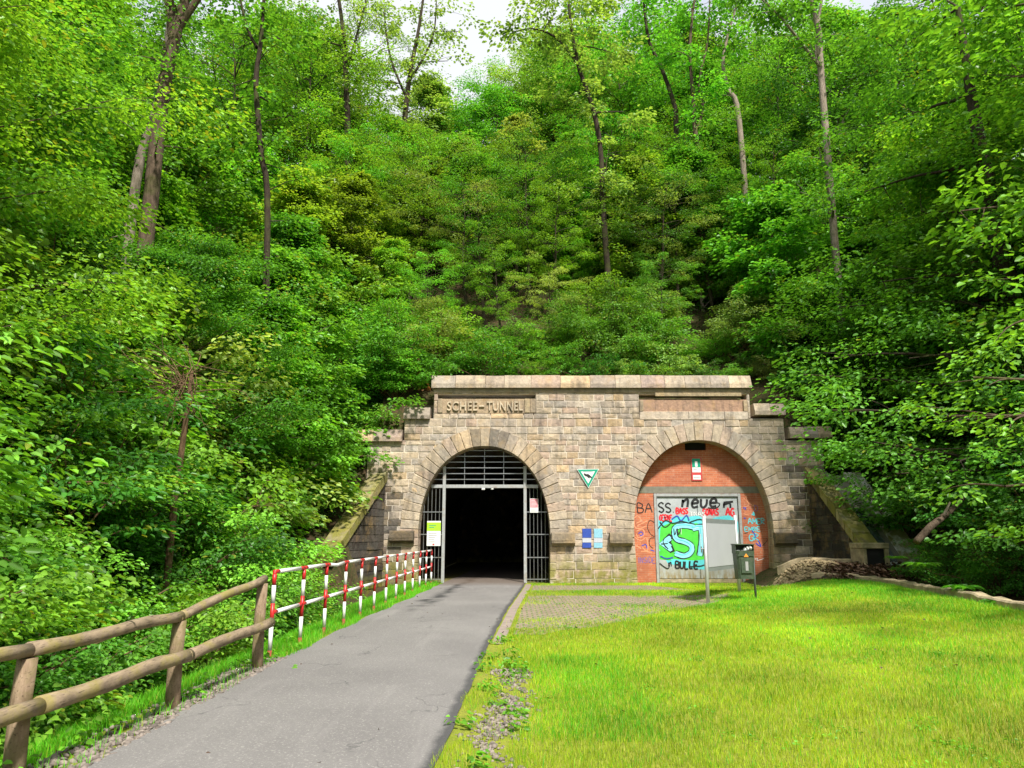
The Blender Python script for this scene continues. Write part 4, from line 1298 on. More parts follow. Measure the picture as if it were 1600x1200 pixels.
class Leaves:
    def __init__(s): s.P, s.N, s.D, s.S, s.T = [], [], [], [], []
    def spray(s, c, out, rad, n, size, flat=.22, droop=.35, tj=.0):
        """flattened spray of leaves round c, pointing along out"""
        c = np.array(c, float); out = np.array(out, float)
        a = rng.uniform(0, 2*np.pi, n); r = rad*np.sqrt(rng.uniform(0, 1, n))
        o2 = out.copy(); o2[2] = 0; l = np.linalg.norm(o2)
        o2 = o2/l if l > 1e-3 else np.array([1., 0, 0])
        sd = np.array([-o2[1], o2[0], 0])
        P = c + np.outer(r*np.cos(a)*1.15, o2) + np.outer(r*np.sin(a), sd)
        P[:, 2] += rng.normal(0, rad*flat, n) - droop*(r**2)/max(rad, .01)*.8
        N = np.array([0, 0, 1.0]) + rng.normal(0, .38, (n, 3)) + o2*.28
        D = P - c + rng.normal(0, rad*.5, (n, 3)) + o2*rad*.6; D[:, 2] = D[:, 2]*.3 - rad*.22
        s.P.append(P); s.N.append(N/np.linalg.norm(N, axis=1, keepdims=True)); s.D.append(D)
        s.S.append(size*rng.uniform(.65, 1.2, n)); s.T.append(np.clip(rng.uniform(0, 1, n)*.8 + rng.uniform(0, .2) + tj, 0, 1))
    def mesh(s, name, mat, origin=(0, 0, 0), **kw):
        P = np.concatenate(s.P) - np.array(origin); V, F = leaves_mesh_arrays(P, np.concatenate(s.N), np.concatenate(s.D), np.concatenate(s.S), **kw)
        return np_mesh(name, V, F, mat, np.repeat(np.concatenate(s.T), 2))
    def count(s): return sum(len(p) for p in s.P)

def limb(mb, p0, p1, r0, r1, bend=.12, n=5, sides=5):
    p0, p1 = Vector(p0), Vector(p1)
    L = (p1-p0).length
    k1 = Vector((random.uniform(-1, 1), random.uniform(-1, 1), random.uniform(-.2, 1)))*bend*L
    pts = [p0.lerp(p1, i/n) + k1*math.sin(math.pi*i/n) + Vector((random.uniform(-1, 1), random.uniform(-1, 1), 0))*.012*L for i in range(n+1)]
    pts[0] = p0; pts[-1] = p1
    mb.tube(pts, [r0+(r1-r0)*i/n for i in range(n+1)], sides, cap=False)
    return pts

def make_tree(hh, rad, z0, nb, leaf, per, spray_r, shape='round', trunk_r=.16, nsub=4, airy=1.0, bushy=False, wd=.36):
    """prototype meshes (trunk, crown) with origin at the base"""
    mb = MB(); L = Leaves()
    lean = Vector((random.uniform(-.06, .06), random.uniform(-.06, .06), 0))
    def axis(z): return Vector((lean.x*z + .12*math.sin(z*.55+1), lean.y*z + .10*math.sin(z*.7), z))
    if not bushy:
        zs = [-.6] + [hh*.94*k/9 for k in range(10)]
        mb.tube([axis(z) for z in zs], [trunk_r*1.3] + [trunk_r*(1-.88*k/9) for k in range(10)], 9, cap=False, jit=.04)
    for k in range(nb):
        f = (k+.5)/nb
        z = z0 + (hh-z0)*f**.9
        z += hh*(random.uniform(-.06, .20) if bushy else random.uniform(-.05, .05)); z = max(z, z0*.6)
        q = min(1, (z-z0)/(hh-z0))
        if shape == 'round': env = math.sqrt(max(.03, 1-(2*q-.75)**2/1.6))
        elif shape == 'cone': env = max(.12, 1-q)**.75
        elif shape == 'vase': env = .35 + .75*math.sin(math.pi*min(1, q*.72))
        else: env = 1
        az = k*2.399 + random.uniform(-.5, .5)
        ln = rad*env*(random.uniform(.30, 1.45) if shape == 'cone' or bushy else random.uniform(.42, 1.28))
        st = axis(max(0, z - ln*.35)) if not bushy else Vector((random.uniform(-.2, .2), random.uniform(-.2, .2), random.uniform(-.1, .2)))
        en = axis(z) + Vector((math.cos(az)*ln, math.sin(az)*ln, ln*random.uniform(-.05, .22)))
        pts = limb(mb, st, en, trunk_r*(.34 if not bushy else .22)*(1-.5*q), .008, .10, 5, 5)
        for j in range(nsub):
            g_ = random.uniform(.32, 1.0) if not bushy else random.uniform(.45, 1)
            bp = pts[min(len(pts)-1, int(g_*(len(pts)-1)+.5))]
            a2 = az + random.uniform(-1.2, 1.2)
            l2 = ln*random.uniform(.12, .42)
            e2 = bp + Vector((math.cos(a2)*l2, math.sin(a2)*l2, l2*random.uniform(-.15, .5)))
            if j % 2 == 0: limb(mb, bp, e2, .014, .004, .08, 3, 4)
            od = (math.cos(a2), math.sin(a2), 0)
            L.spray(e2, od, spray_r*random.uniform(.6, 1.3), int(per*random.uniform(.6, 1.3)*airy), leaf*random.uniform(.85, 1.2), flat=.13, tj=.4*(random.random()-.5))
        L.spray(en, (math.cos(az), math.sin(az), 0), spray_r*random.uniform(.7, 1.2), int(per*airy), leaf, flat=.13, tj=.4*(random.random()-.5))
    return mb, L

def mb_mesh(mb, name, mat):
    me = bpy.data.meshes.new(name); me.from_pydata(mb.v, [], mb.f); me.materials.append(mat)
    me.polygons.foreach_set('use_smooth', [True]*len(mb.f)); me.update(); return me

PROTO = {}
def proto(key, names, barkm, **kw):
    mb, L = make_tree(**kw)
    PROTO[key] = (names, mb_mesh(mb, names[1], M[barkm]), L.mesh(names[2], M['leaf'], width=kw.get('wd', .36)))
random.seed(21)
TN = ('broadleaf_tree', 'trunk', 'crown')
SN = ('leafy_shrub', 'stems', 'foliage')
proto('beechA', TN, 'bark', hh=13, rad=4.6, z0=2.4, nb=56, leaf=.21, per=105, spray_r=1.0, nsub=4)
proto('beechB', TN, 'barkdark', hh=14, rad=4.0, z0=2.2, nb=56, leaf=.19, per=105, spray_r=.95, shape='vase', nsub=4, wd=.28)
proto('beechN', TN, 'bark', hh=13, rad=4.4, z0=1.6, nb=60, leaf=.125, per=210, spray_r=.95, nsub=5)
proto('mapleA', ('young_maple', 'trunk', 'crown'), 'barkpale', hh=10, rad=3.0, z0=1.0, nb=54, leaf=.19, per=85, spray_r=.72, shape='cone', nsub=4, trunk_r=.10)
proto('robinA', ('airy_robinia', 'trunk', 'crown'), 'barkdark', hh=16, rad=4.2, z0=5.0, nb=36, leaf=.17, per=70, spray_r=.72, shape='vase', nsub=5, wd=.2, trunk_r=.2, airy=.85)
proto('shrubA', SN, 'twig', hh=3.2, rad=1.9, z0=.3, nb=20, leaf=.14, per=75, spray_r=.62, nsub=3, bushy=True)
proto('shrubN', SN, 'twig', hh=3.2, rad=1.9, z0=.3, nb=24, leaf=.085, per=150, spray_r=.60, nsub=4, bushy=True)
proto('shrubB', SN, 'twig', hh=4.6, rad=2.3, z0=.4, nb=28, leaf=.15, per=85, spray_r=.70, nsub=4, bushy=True)
proto('shrubC', ('bramble_bush', 'stems', 'foliage'), 'twig', hh=1.7, rad=1.6, z0=.15, nb=26, leaf=.085, per=46, spray_r=.36, nsub=6, bushy=True)
proto('shrubD', SN, 'twig', hh=4.2, rad=2.2, z0=.4, nb=30, leaf=.12, per=95, spray_r=.62, nsub=4, wd=.25, bushy=True)

# colours of foliage (base colours, linear)
G = {
 'deep green': (.066, .220, .028), 'fresh green': (.180, .42, .040), 'yellowish green': (.210, .40, .045), 'mid green': (.122, .335, .036),
 'pale green': (.250, .41, .100), 'bright green': (.140, .44, .045),
}
PLANTS = []     # (root, words, zone, px)
def plant(key, x, y, s=1.0, colr='mid green', zone='', z=None, sx=1.0, tilt=0.0):
    names, m1, m2 = PROTO[key]
    zz_ = h(x, y) - .1 if z is None else z
    r = bpy.data.objects.new(names[0], None); col.objects.link(r)
    r.location = (x, y, zz_); r.rotation_euler = (random.uniform(-.06, .06)+tilt, random.uniform(-.06, .06), random.uniform(0, 6.28)); r.scale = (s*sx, s*sx, s)
    r.empty_display_size = .2
    for nm, me_ in ((names[1], m1), (names[2], m2)):
        o = bpy.data.objects.new(nm, me_); col.objects.link(o); o.parent = r
        if me_ is m2:
            k = random.uniform(.78, 1.22); c = G[colr]; o.color = (c[0]*k*random.uniform(.85, 1.2), c[1]*k, c[2]*k, 1)
    PLANTS.append((r, names[0], colr, zone, to_px((x, y, zz_ + 2*s))[0]))
    return r

# hero trees: trunks traced in depth, crowns of leaf sprays in real volumes
def hero(name, label, cat, stems, blobs, barkm, colr, leaf=.14, per=46, dens=1.0, spray=.6, trunk_to_blob=True):
    b = stems[0][0][0]
    base = Vector((b[0], b[1], b[2]))
    r = thing(name, base, label, cat)
    mb = MB(); allp = []
    for pts, radii in stems:
        P_ = [Vector(p) for p in pts]
        sm_pts, sm_r = [], []
        for k in range(len(P_)-1):
            p0, p1, p2, p3 = P_[max(k-1, 0)], P_[k], P_[k+1], P_[min(k+2, len(P_)-1)]
            for j in range(5):
                t_ = j/5
                sm_pts.append(.5*((2*p1) + (p2-p0)*t_ + (2*p0-5*p1+4*p2-p3)*t_*t_ + (3*p1-p0-3*p2+p3)*t_**3))
                sm_r.append(radii[k]+(radii[k+1]-radii[k])*t_)
        sm_pts.append(P_[-1]); sm_r.append(radii[-1])
        mb.tube(sm_pts, sm_r, 12, cap=False, jit=.05)
        allp += list(zip(sm_pts, sm_r))
    L = Leaves()
    zb_, zt_ = min(p.z for p, r_ in allp), max(p.z for p, r_ in allp)
    for p_, r_ in allp:                      # short leafy shoots on the stems
        if p_.z < zb_ + .25*(zt_-zb_): continue
        for q_ in range(2):
            a_ = random.uniform(0, 6.28); l_ = random.uniform(.2, 1.1)
            if random.random() < .45: continue
            e = p_ + Vector((math.cos(a_)*l_, math.sin(a_)*l_, random.uniform(-.5, .6)))
            limb(mb, p_, e, min(.025, r_*.4), .005, .08, 4, 4)
            L.spray(e, (math.cos(a_), math.sin(a_), 0), random.uniform(.25, .55), random.randint(14, 40), leaf*.9, flat=.2, tj=.3*(random.random()-.5))
    for (c, rr) in blobs:
        c = Vector(c); rr = Vector(rr)
        if trunk_to_blob:
            bp, br_ = min(allp, key=lambda q: (q[0]-c).length + max(0, (q[0].z-c.z))*1.5)
        else: bp, br_ = c - Vector((0, 0, rr.z)), .05
        n_ = max(4, int(dens*rr.x*rr.y*rr.z**.5*2.1))
        main = limb(mb, bp, c, min(br_*.5, .07), .02, .06, 6, 6)
        for k in range(n_):
            d = Vector(rnd_dirs(1)[0]); q = random.uniform(.25, 1)**.5
            e = c + Vector((d.x*rr.x*q, d.y*rr.y*q, d.z*rr.z*q))
            if k % 3 == 0:
                bb = main[random.randint(3, 6)]
                limb(mb, bb, e, .018, .004, .08, 4, 4)
            o = e - bp; o.z = 0
            L.spray(e, o if o.length > .1 else Vector((1, 0, 0)), spray*random.uniform(.6, 1.3), int(per*random.uniform(.6, 1.3)), leaf, tj=.1*(random.random()-.5))
    mb.build('trunk', [M[barkm]], r, smooth=True)
    me_ = L.mesh('crown', M['leaf'], origin=tuple(base))
    o = link_mesh('crown', me_, r); o.color = (*G[colr], 1)
    return r
def A(px, py, Y): p = at(px, py, Y); return (p.x, p.y, p.z)
def basept(px, py, Y, dx=0):
    p = at(px, py, Y); return (p.x+dx, Y, h(p.x+dx, Y)-.3)
def B(px, py, Y, rx_, ry_, rz_): return (A(px, py, Y), (rx_, ry_, rz_))

hero('tall_tree', 'thick mottled trunk leaning right, forking at the top, on the left slope', 'tree',
     [([basept(205, 520, 19), A(232, 345, 19), A(250, 180, 19), A(268, 80, 19), A(292, -10, 19), A(330, -140, 19)], [.26, .205, .19, .17, .135, .09]),
      ([A(272, 60, 19), A(262, -10, 19.2), A(240, -120, 19.4)], [.17, .13, .08]), ([A(278, 45, 19), A(320, -20, 18.8), A(370, -110, 18.5)], [.11, .09, .05])],
     [B(250, -170, 19, 2.4, 2, 1.6), B(350, -140, 18.6, 1.8, 1.8, 1.2), B(262, 108, 18.8, .35, .3, .35)], 'bark', 'mid green')
hero('tall_tree', 'paler thinner trunk tucked behind the thick leaning one on the left', 'tree',
     [([basept(180, 560, 20.5), A(212, 290, 20.5), A(238, 190, 20.5), A(262, 60, 20.5), A(270, -60, 20.5)], [.17, .14, .11, .09, .06])],
     [B(200, -120, 21, 2.0, 1.8, 1.4)], 'barkpale', 'mid green')
hero('slender_tree', 'slim dark straight trunk forking near the top right of the thick trunk', 'tree',
     [([basept(432, 480, 23), A(418, 345, 23), A(408, 240, 23), A(400, 130, 23), A(408, 60, 23), A(416, -60, 23)], [.13, .10, .095, .09, .07, .04]),
      ([A(402, 75, 23), A(385, 40, 23), A(372, -20, 23)], [.06, .05, .03])],
     [B(400, -20, 23, 2.0, 1.6, 1.3), B(440, 60, 23.5, 1.1, 1, .5), B(420, 160, 24, 1.0, 1, .5), B(380, 230, 23.5, .9, .8, .5)], 'barkdark', 'mid green', dens=1.1, leaf=.18, per=60)
hero('slender_tree', 'dark leaning trunk rising above the middle of the portal coping', 'tree',
     [([basept(960, 520, 33), A(952, 455, 33), A(943, 330, 33), A(938, 230, 33), A(925, 165, 33), A(903, 100, 33), A(890, 20, 33), A(884, -80, 33)], [.17, .15, .13, .12, .12, .10, .07, .04]),
      ([A(903, 100, 33), A(870, 60, 33), A(835, 45, 33), A(800, 50, 33)], [.07, .06, .04, .02])],
     [B(860, 30, 33, 3.2, 2, .9), B(905, -30, 33, 2.6, 2, 1.5), B(800, 50, 33, 1.4, 1, .5), B(950, 80, 34, 2.2, 1.5, 1.0), B(975, 175, 33, 1.7, 1.4, .8), B(890, 150, 34, 1.8, 1.4, .6), B(935, 290, 32.6, 1.6, 1, .5), B(990, 310, 33, 1.3, 1.1, .5)], 'barkdark', 'pale green', leaf=.20, dens=1.3, per=60)
hero('pale_tree', 'pale grey trunk with a long arching side limb high on the right slope', 'tree',
     [([basept(1290, 260, 29), A(1284, 130, 29), A(1281, 60, 29), A(1268, 0, 29), A(1262, -90, 29)], [.17, .14, .125, .10, .06]),
      ([A(1286, 110, 29), A(1250, 65, 28.5), A(1218, 25, 28), A(1180, -10, 28)], [.075, .065, .05, .03]), ([A(1280, 120, 30), A(1276, 60, 30.5), A(1290, -40, 31)], [.08, .07, .05])],
     [B(1230, -30, 28, 2.2, 1.8, 1.2), B(1300, -60, 29, 2.4, 2, 1.4), B(1190, 20, 28, .9, .8, .4), B(1320, 190, 28, 1.6, 1.2, 1.3), B(1280, 230, 27.5, 1.4, 1.2, 1.2), B(1300, 330, 27, 1.5, 1.2, 1.2), B(1250, 300, 28, 1.2, 1.2, 1.0)], 'barkpale', 'mid green', dens=1.1, leaf=.18, per=60)
hero('slender_tree', 'thin brown trunk forking into two wavy stems above the right arch', 'tree',
     [([basept(1096, 330, 36), A(1093, 250, 36), A(1086, 205, 36), A(1083, 150, 36), A(1078, 70, 36), A(1090, -40, 36)], [.17, .14, .12, .1, .08, .04]),
      ([A(1087, 205, 36), A(1098, 170, 36), A(1092, 130, 36), A(1106, 60, 36), A(1110, -40, 36)], [.08, .07, .06, .05, .03])],
     [B(1080, 10, 36, 2.6, 2, 1.4), B(1120, 70, 36.5, 1.8, 1.5, .9), B(1060, 80, 36, 1.7, 1.4, .9), B(1115, 140, 36, 1.3, 1.1, .6)], 'bark', 'bright green', dens=1.1, leaf=.20, per=60)
hero('slender_tree', 'dark crooked trunk left of the forking brown one above the right arch', 'tree',
     [([basept(1062, 300, 38), A(1057, 215, 38), A(1055, 170, 38), A(1035, 110, 38), A(1012, 55, 38), A(1003, -40, 38)], [.18, .15, .13, .11, .09, .05])],
     [B(1000, -20, 38, 2.6, 2, 1.5), B(1030, 50, 38.5, 2.0, 1.5, .9), B(985, 70, 38, 1.6, 1.5, .7)], 'barkdark', 'bright green', dens=1.1, leaf=.20, per=60)
hero('pale_tree', 'short pale trunk leaning left in the gap above the right shoulder', 'tree',
     [([basept(1162, 250, 37), A(1155, 190, 37), A(1138, 140, 37), A(1130, 90, 37), A(1150, 10, 37)], [.18, .15, .12, .09, .05])],
     [B(1145, 60, 37, 1.8, 1.5, 1.0), B(1160, -10, 37, 2.2, 1.8, 1.2)], 'barkpale', 'mid green', dens=1.1, leaf=.18, per=60)
hero('airy_robinia', 'sparse airy tree with sky showing through left of the open gap', 'tree',
     [([basept(630, 330, 44), A(627, 240, 44), A(632, 190, 44), A(640, 120, 44), A(655, 40, 44), A(668, -50, 44)], [.26, .22, .18, .15, .1, .05]),
      ([A(640, 125, 44), A(662, 90, 44), A(678, 50, 44), A(682, 0, 44)], [.1, .08, .06, .03]), ([A(634, 150, 44), A(610, 90, 44), A(600, 20, 44)], [.09, .07, .04])],
     [B(600, 10, 44, 2.4, 2, 1.4), B(680, 20, 44, 2.6, 2, 1.6), B(650, -50, 44, 3, 2, 1.5), B(720, 50, 44, 1.6, 1.4, .9), B(640, 90, 44, 2.2, 2, 1.2), B(700, 95, 44, 1.6, 1.3, .8), B(590, 130, 44, 1.8, 1.5, .9), B(650, 170, 44, 1.8, 1.5, .8)], 'barkdark', 'pale green', leaf=.20, per=34, dens=.95, spray=.55)
hero('airy_robinia', 'sparse crooked tree against white sky left of the other airy tree', 'tree',
     [([basept(545, 330, 42), A(543, 210, 42), A(540, 120, 42), A(535, 40, 42), A(520, -60, 42)], [.26, .2, .17, .13, .07]),
      ([A(540, 110, 42), A(556, 60, 42), A(572, 0, 42)], [.09, .07, .04])],
     [B(520, -10, 42, 2.6, 2, 1.4), B(575, 20, 42, 1.8, 1.5, 1.1), B(500, 60, 42, 1.8, 1.5, .9), B(560, 95, 42, 1.8, 1.5, .9), B(530, 150, 42, 1.6, 1.5, .8)], 'barkdark', 'pale green', leaf=.20, per=34, dens=.95, spray=.55)
# sapling with a dry tangle, left
sp = thing('bare_sapling', basept(273, 768, 13.5), 'thin bare sapling trunk under a brown tangle of dry twigs, left bank', 'sapling')
mb = MB(); b0 = ORI[sp.name]
mb.tube([tuple(b0), A(274, 768, 13.5), A(283, 710, 13.5), A(292, 645, 13.5), A(300, 580, 13.5)], [.07, .06, .055, .045, .03], 9, cap=False)
mb.build('trunk', [M['twig']], sp, smooth=True)
mb = MB()
for k in range(75):
    c0 = Vector(A(295 + random.uniform(-15, 10), 640 + random.uniform(-70, 10), 13.5))
    e = Vector(A(random.gauss(275, 48), random.gauss(585, 38), 13.4 + random.uniform(-.8, .6)))
    if k % 6 == 0: e = Vector(A(random.uniform(200, 330), random.uniform(640, 740), 13.2))
    limb(mb, c0, e, .011, .003, .22, 6, 4)
mb.build('dry_twigs', [M['twig']], sp)

# the big overhanging beech on the right
random.seed(5)
hero('overhanging_beech', 'big beech whose leafy boughs sweep down over the right end of the portal', 'tree',
     [([(16.2, 22.5, h(16.2, 22.5)-.4), (15.8, 22.3, 7.5), (15.4, 22, 11), (15.2, 22, 15), (15, 21.8, 19)], [.4, .33, .27, .18, .08])],
     [B(1330, 640, 19, 1.6, 1.4, .8), B(1420, 560, 21, 2.4, 1.6, 1.5), B(1300, 560, 22, 1.5, 1.2, .8), B(1500, 470, 22, 2.6, 1.8, 2.0), B(1380, 440, 23.5, 2.4, 1.6, 1.7), B(1440, 330, 23.5, 2.7, 1.8, 1.9), B(1350, 300, 24.5, 2.0, 1.6, 1.4),
      B(1520, 230, 23, 2.8, 1.8, 2.0), B(1400, 190, 24.5, 2.4, 1.8, 1.8), B(1480, 100, 24, 2.8, 2, 2.0), B(1560, 20, 23.5, 2.8, 2, 2.0), B(1400, 80, 25, 2.2, 1.6, 1.6), B(1600, 380, 22, 2.8, 2, 2.2), B(1440, 0, 24.5, 2.8, 2, 1.7), B(1580, 560, 20.5, 2.4, 2, 1.6),
      B(1360, 690, 19.5, 1.3, 1.3, .5), B(1275, 640, 21.5, 1.1, 1, .45), B(1450, 650, 19, 1.6, 1.5, .8), B(1250, 585, 22, 1.2, 1, .5), B(1310, 700, 21, .9, 1, .4), B(1400, 740, 19.5, 1.3, 1.2, .6), B(1500, 720, 18, 1.4, 1.2, .8), B(1310, 480, 25, 1.8, 1.4, 1.2)], 'barkdark', 'mid green', leaf=.155, per=84, dens=1.25, spray=.72)
hero('round_leaved_lime', 'tall bright tree with large round leaves filling the upper right corner', 'tree',
     [([(17.2, 18.5, h(17.2, 18.5)-.4), (17, 18.6, 8), (16.8, 19, 13), (16.6, 19, 18)], [.35, .28, .2, .08])],
     [B(1580, 120, 19, 2.4, 1.6, 1.7), B(1630, 300, 18.5, 2.2, 1.6, 1.7), B(1530, 20, 20, 2.2, 1.6, 1.6), B(1500, 330, 20, 1.4, 1.2, 1.1), B(1640, 450, 17.5, 1.9, 1.4, 1.3)], 'bark', 'fresh green', leaf=.24, per=52, dens=1.6, spray=.8)
hero('overhanging_hazel', 'near hazel boughs with large round leaves hanging in from the right edge', 'tree',
     [([(10.2, 11.6, h(10.2, 11.6)-.3), (9.9, 11.4, 2.0), (9.5, 11.2, 3.4), (9.0, 11, 4.6)], [.12, .10, .07, .03])],
     [B(1600, 500, 11, .8, 1.0, .5), B(1520, 590, 11.5, 1.2, 1.2, .45), B(1600, 650, 10.5, 1.1, 1.2, .5), B(1480, 650, 12.5, .9, 1, .35), B(1570, 760, 11.2, .9, 1, .35)],
     'bark', 'fresh green', leaf=.105, per=46, dens=2.0, spray=.42)

# ------------------------------------------------------------------ forest
random.seed(33)
def R_(a, b): return random.uniform(a, b)
ZL = 'on the bank behind the railings'
# left bank: brambles at the fence, hazels behind, trees above
for y in np.arange(3.5, 17.5, 1.05):
    plant('shrubC', R_(-5.3, -4.85) - (.9 if y < 7.5 else .45 if y < 11 else .1), y, R_(.75, 1.0), random.choice(['fresh green', 'mid green', 'mid green']), 'beside the railings')
for y in np.arange(3.8, 19, 1.35):
    plant(random.choice(['shrubC', 'shrubN']), R_(-6.4, -5.6), y, R_(.7, .95), random.choice(['mid green', 'fresh green', 'bright green']), 'in the ditch left of the railings')
for y in np.arange(5, 27, 1.9):
    plant(random.choice(['shrubN', 'shrubD']) if y < 16 else 'shrubA', R_(-8.4, -7.2) - (1.3 if y > 18 else 0), y, R_(.85, 1.1), random.choice(['mid green', 'fresh green', 'deep green']), 'at the foot of the left slope')
for y in np.arange(7, 30, 2.3):
    plant(random.choice(['shrubB', 'shrubD']), R_(-10.8, -9.3), y, R_(.95, 1.2), random.choice(['mid green', 'fresh green', 'mid green', 'pale green']), 'on the lower left slope')
for (x, y) in [(-12.5, 10), (-12.8, 13.5), (-12.2, 17), (-13, 21), (-12.5, 25), (-11, 28.5), (-8.5, 30), (-16, 16), (-16.5, 24)]:
    plant('shrubB', x, y, R_(1.1, 1.4), random.choice(['mid green', 'fresh green', 'yellowish green', 'deep green']), 'on the upper left slope')
for (k, x, y, s, c) in [('beechN', -12.0, 11.5, .85, 'mid green'), ('beechN', -14.5, 16, .9, 'deep green'), ('beechA', -17.5, 21, 1.0, 'mid green'), ('mapleA', -14.5, 27, 1.05, 'fresh green'), ('beechB', -21, 27, 1.0, 'deep green'),
                        ('mapleA', -10.4, 31.5, .95, 'yellowish green'), ('beechA', -19, 33, .95, 'mid green'), ('beechB', -25, 36, 1.0, 'mid green'), ('mapleA', -13.8, 35, .95, 'bright green'), ('robinA', -16, 40, .9, 'mid green'), ('beechA', -24, 46, .9, 'fresh green')]:
    plant(k, x, y, s, c, 'on the left slope')
# above the coping: low plants, then shrubs, then trees
for x in np.arange(-5.0, 12.5, .95):
    plant(random.choice(['shrubC', 'shrubC', 'shrubA']), x + R_(-.5, .5), R_(28.0, 29.2), R_(.42, .72), random.choice(['fresh green', 'pale green', 'mid green', 'deep green']), 'just above the portal coping')
for x in np.arange(-7, 14, 1.6):
    plant(random.choice(['shrubA', 'shrubD', 'shrubC']), x + R_(-.4, .4), R_(29.6, 30.8), R_(.6, .85), random.choice(['mid green', 'fresh green', 'pale green']), 'above the portal coping')
for x in np.arange(-8.5, 15, 2.6):
    if 2.6 < x < 5.4: continue
    plant(random.choice(['mapleA', 'shrubD', 'robinA']), x + R_(-.6, .6), R_(32.2, 34), R_(.36, .5), random.choice(['bright green', 'deep green', 'fresh green']), 'low on the slope above the portal')
for x in np.arange(-9, 20, 3.0):
    plant(random.choice(['mapleA', 'mapleA', 'robinA']), x + R_(-.8, .8), R_(35.5, 38.5), R_(.42, .62), random.choice(['fresh green', 'fresh green', 'deep green', 'pale green']), 'halfway up the slope above the portal')
for (k, x, y, s, c) in [('mapleA', -8.0, 34, .85, 'yellowish green'), ('mapleA', -4.6, 36.5, .72, 'yellowish green'), ('mapleA', -2.6, 38.5, .85, 'bright green'), ('beechB', 1.2, 39, .50, 'mid green'), ('mapleA', 3.6, 41, .80, 'fresh green'), ('mapleA', .2, 44, .85, 'pale green'),
                        ('beechA', 5.8, 46, .55, 'mid green'), ('mapleA', 8.6, 37, .75, 'yellowish green'), ('mapleA', 11.5, 34.5, .65, 'yellowish green'), ('beechB', 8.8, 42.5, .55, 'fresh green'), ('mapleA', 12.4, 39, .75, 'mid green'), ('beechA', 15.2, 36, .62, 'mid green'),
                        ('beechA', -1.5, 50, .74, 'mid green'), ('beechB', 3.4, 52, .88, 'pale green'), ('mapleA', 8, 50, .8, 'bright green'), ('beechA', -7.8, 43, .62, 'mid green'), ('mapleA', -4.5, 45.5, .7, 'fresh green'), ('beechA', -11.5, 48, .62, 'mid green'), ('mapleA', -6.9, 51, 1.0, 'pale green'),
                        ('beechB', 7.2, 55, .80, 'deep green'), ('robinA', 11.5, 47, .85, 'fresh green'), ('beechA', 13.5, 53, .85, 'mid green'), ('robinA', 17, 45, .9, 'mid green'), ('beechB', 19.5, 40, .95, 'deep green'), ('beechA', 21, 50, 1.0, 'mid green'), ('robinA', 6.2, 49, .8, 'yellowish green')]:
    plant(k, x, y, s, c, 'on the slope above the portal')
for (k, x, y, s, c) in [('beechB', -13.5, 44, 1.0, 'fresh green'), ('beechA', -17.5, 50, 1.15, 'mid green'), ('robinA', -12, 54, 1.1, 'pale green'), ('beechB', -22, 40, 1.05, 'mid green'), ('beechA', -9.8, 39.5, .6, 'fresh green'), ('beechA', -21.5, 57, 1.2, 'fresh green'), ('beechB', -28, 50, 1.2, 'mid green'),
                        ('beechA', 5.2, 57, 1.12, 'fresh green'), ('beechB', 10, 58, 1.2, 'mid green'), ('beechA', 15.5, 58, 1.25, 'deep green'), ('beechB', 21, 57, 1.2, 'mid green'), ('beechA', 27, 54, 1.2, 'fresh green'), ('beechA', 25.5, 45, 1.15, 'mid green'), ('beechB', 30, 47, 1.2, 'deep green'),
                        ('beechB', -1.2, 56.5, .78, 'mid green'), ('mapleA', -5.5, 57, .8, 'fresh green'), ('beechB', 8.6, 47, .95, 'bright green'), ('beechA', 13.2, 45.5, .9, 'mid green'), ('beechB', 5.5, 51, .85, 'mid green')]:
    plant(k, x, y, s, c, 'along the ridge')
for (k, x, y, s, c) in [('beechN', -9.5, 9.5, .66, 'fresh green'), ('beechN', -12.6, 14.5, .72, 'mid green'), ('beechA', -15.5, 30.5, .95, 'mid green'), ('beechB', -18, 24, .9, 'fresh green'), ('beechN', -15.8, 12.5, 1.0, 'mid green'), ('mapleA', -11.8, 25.5, .9, 'fresh green'), ('mapleA', -9.0, 29.5, .8, 'mid green')]:
    plant(k, x, y, s, c, 'low on the left slope')
for (k, x, y, s, c) in [('beechN', -9.0, 20.3, .66, 'mid green'), ('mapleA', -8.2, 22.8, .85, 'fresh green'), ('mapleA', -8.3, 24.5, .95, 'mid green'), ('shrubB', -7.9, 25.8, 1.0, 'fresh green'), ('shrubB', -6.3, 28.6, .95, 'mid green'), ('shrubD', -4.9, 28.2, .8, 'fresh green'), ('shrubA', -7.7, 23.8, .95, 'fresh green'), ('shrubC', -7.0, 21.8, .8, 'mid green')]:
    plant(k, x, y, s, c, 'left of the portal')
for (k, x, y, s, c) in [('shrubA', -4.45, 27.5, .55, 'fresh green'), ('shrubA', -4.0, 27.9, .5, 'mid green'), ('shrubA', -4.9, 27.9, .62, 'mid green'), ('shrubC', -5.4, 27.4, .8, 'fresh green'), ('shrubA', -6.2, 27.6, .7, 'mid green'), ('shrubC', -6.0, 27.0, .7, 'deep green'), ('shrubC', -4.1, 28.4, .6, 'deep green'), ('shrubC', -6.6, 26.2, .7, 'fresh green')]:
    plant(k, x, y, s, c, 'behind the left shoulder of the portal')
for (k, x, y, s, c) in [('shrubA', 4.2, 32.0, .8, 'fresh green'), ('shrubC', 5.3, 31.6, .9, 'mid green'), ('shrubA', 6.3, 32.4, .7, 'pale green'), ('shrubC', 4.6, 30.4, .8, 'pale green')]:
    plant(k, x, y, s, c, 'around the foot of the leaning dark trunk')
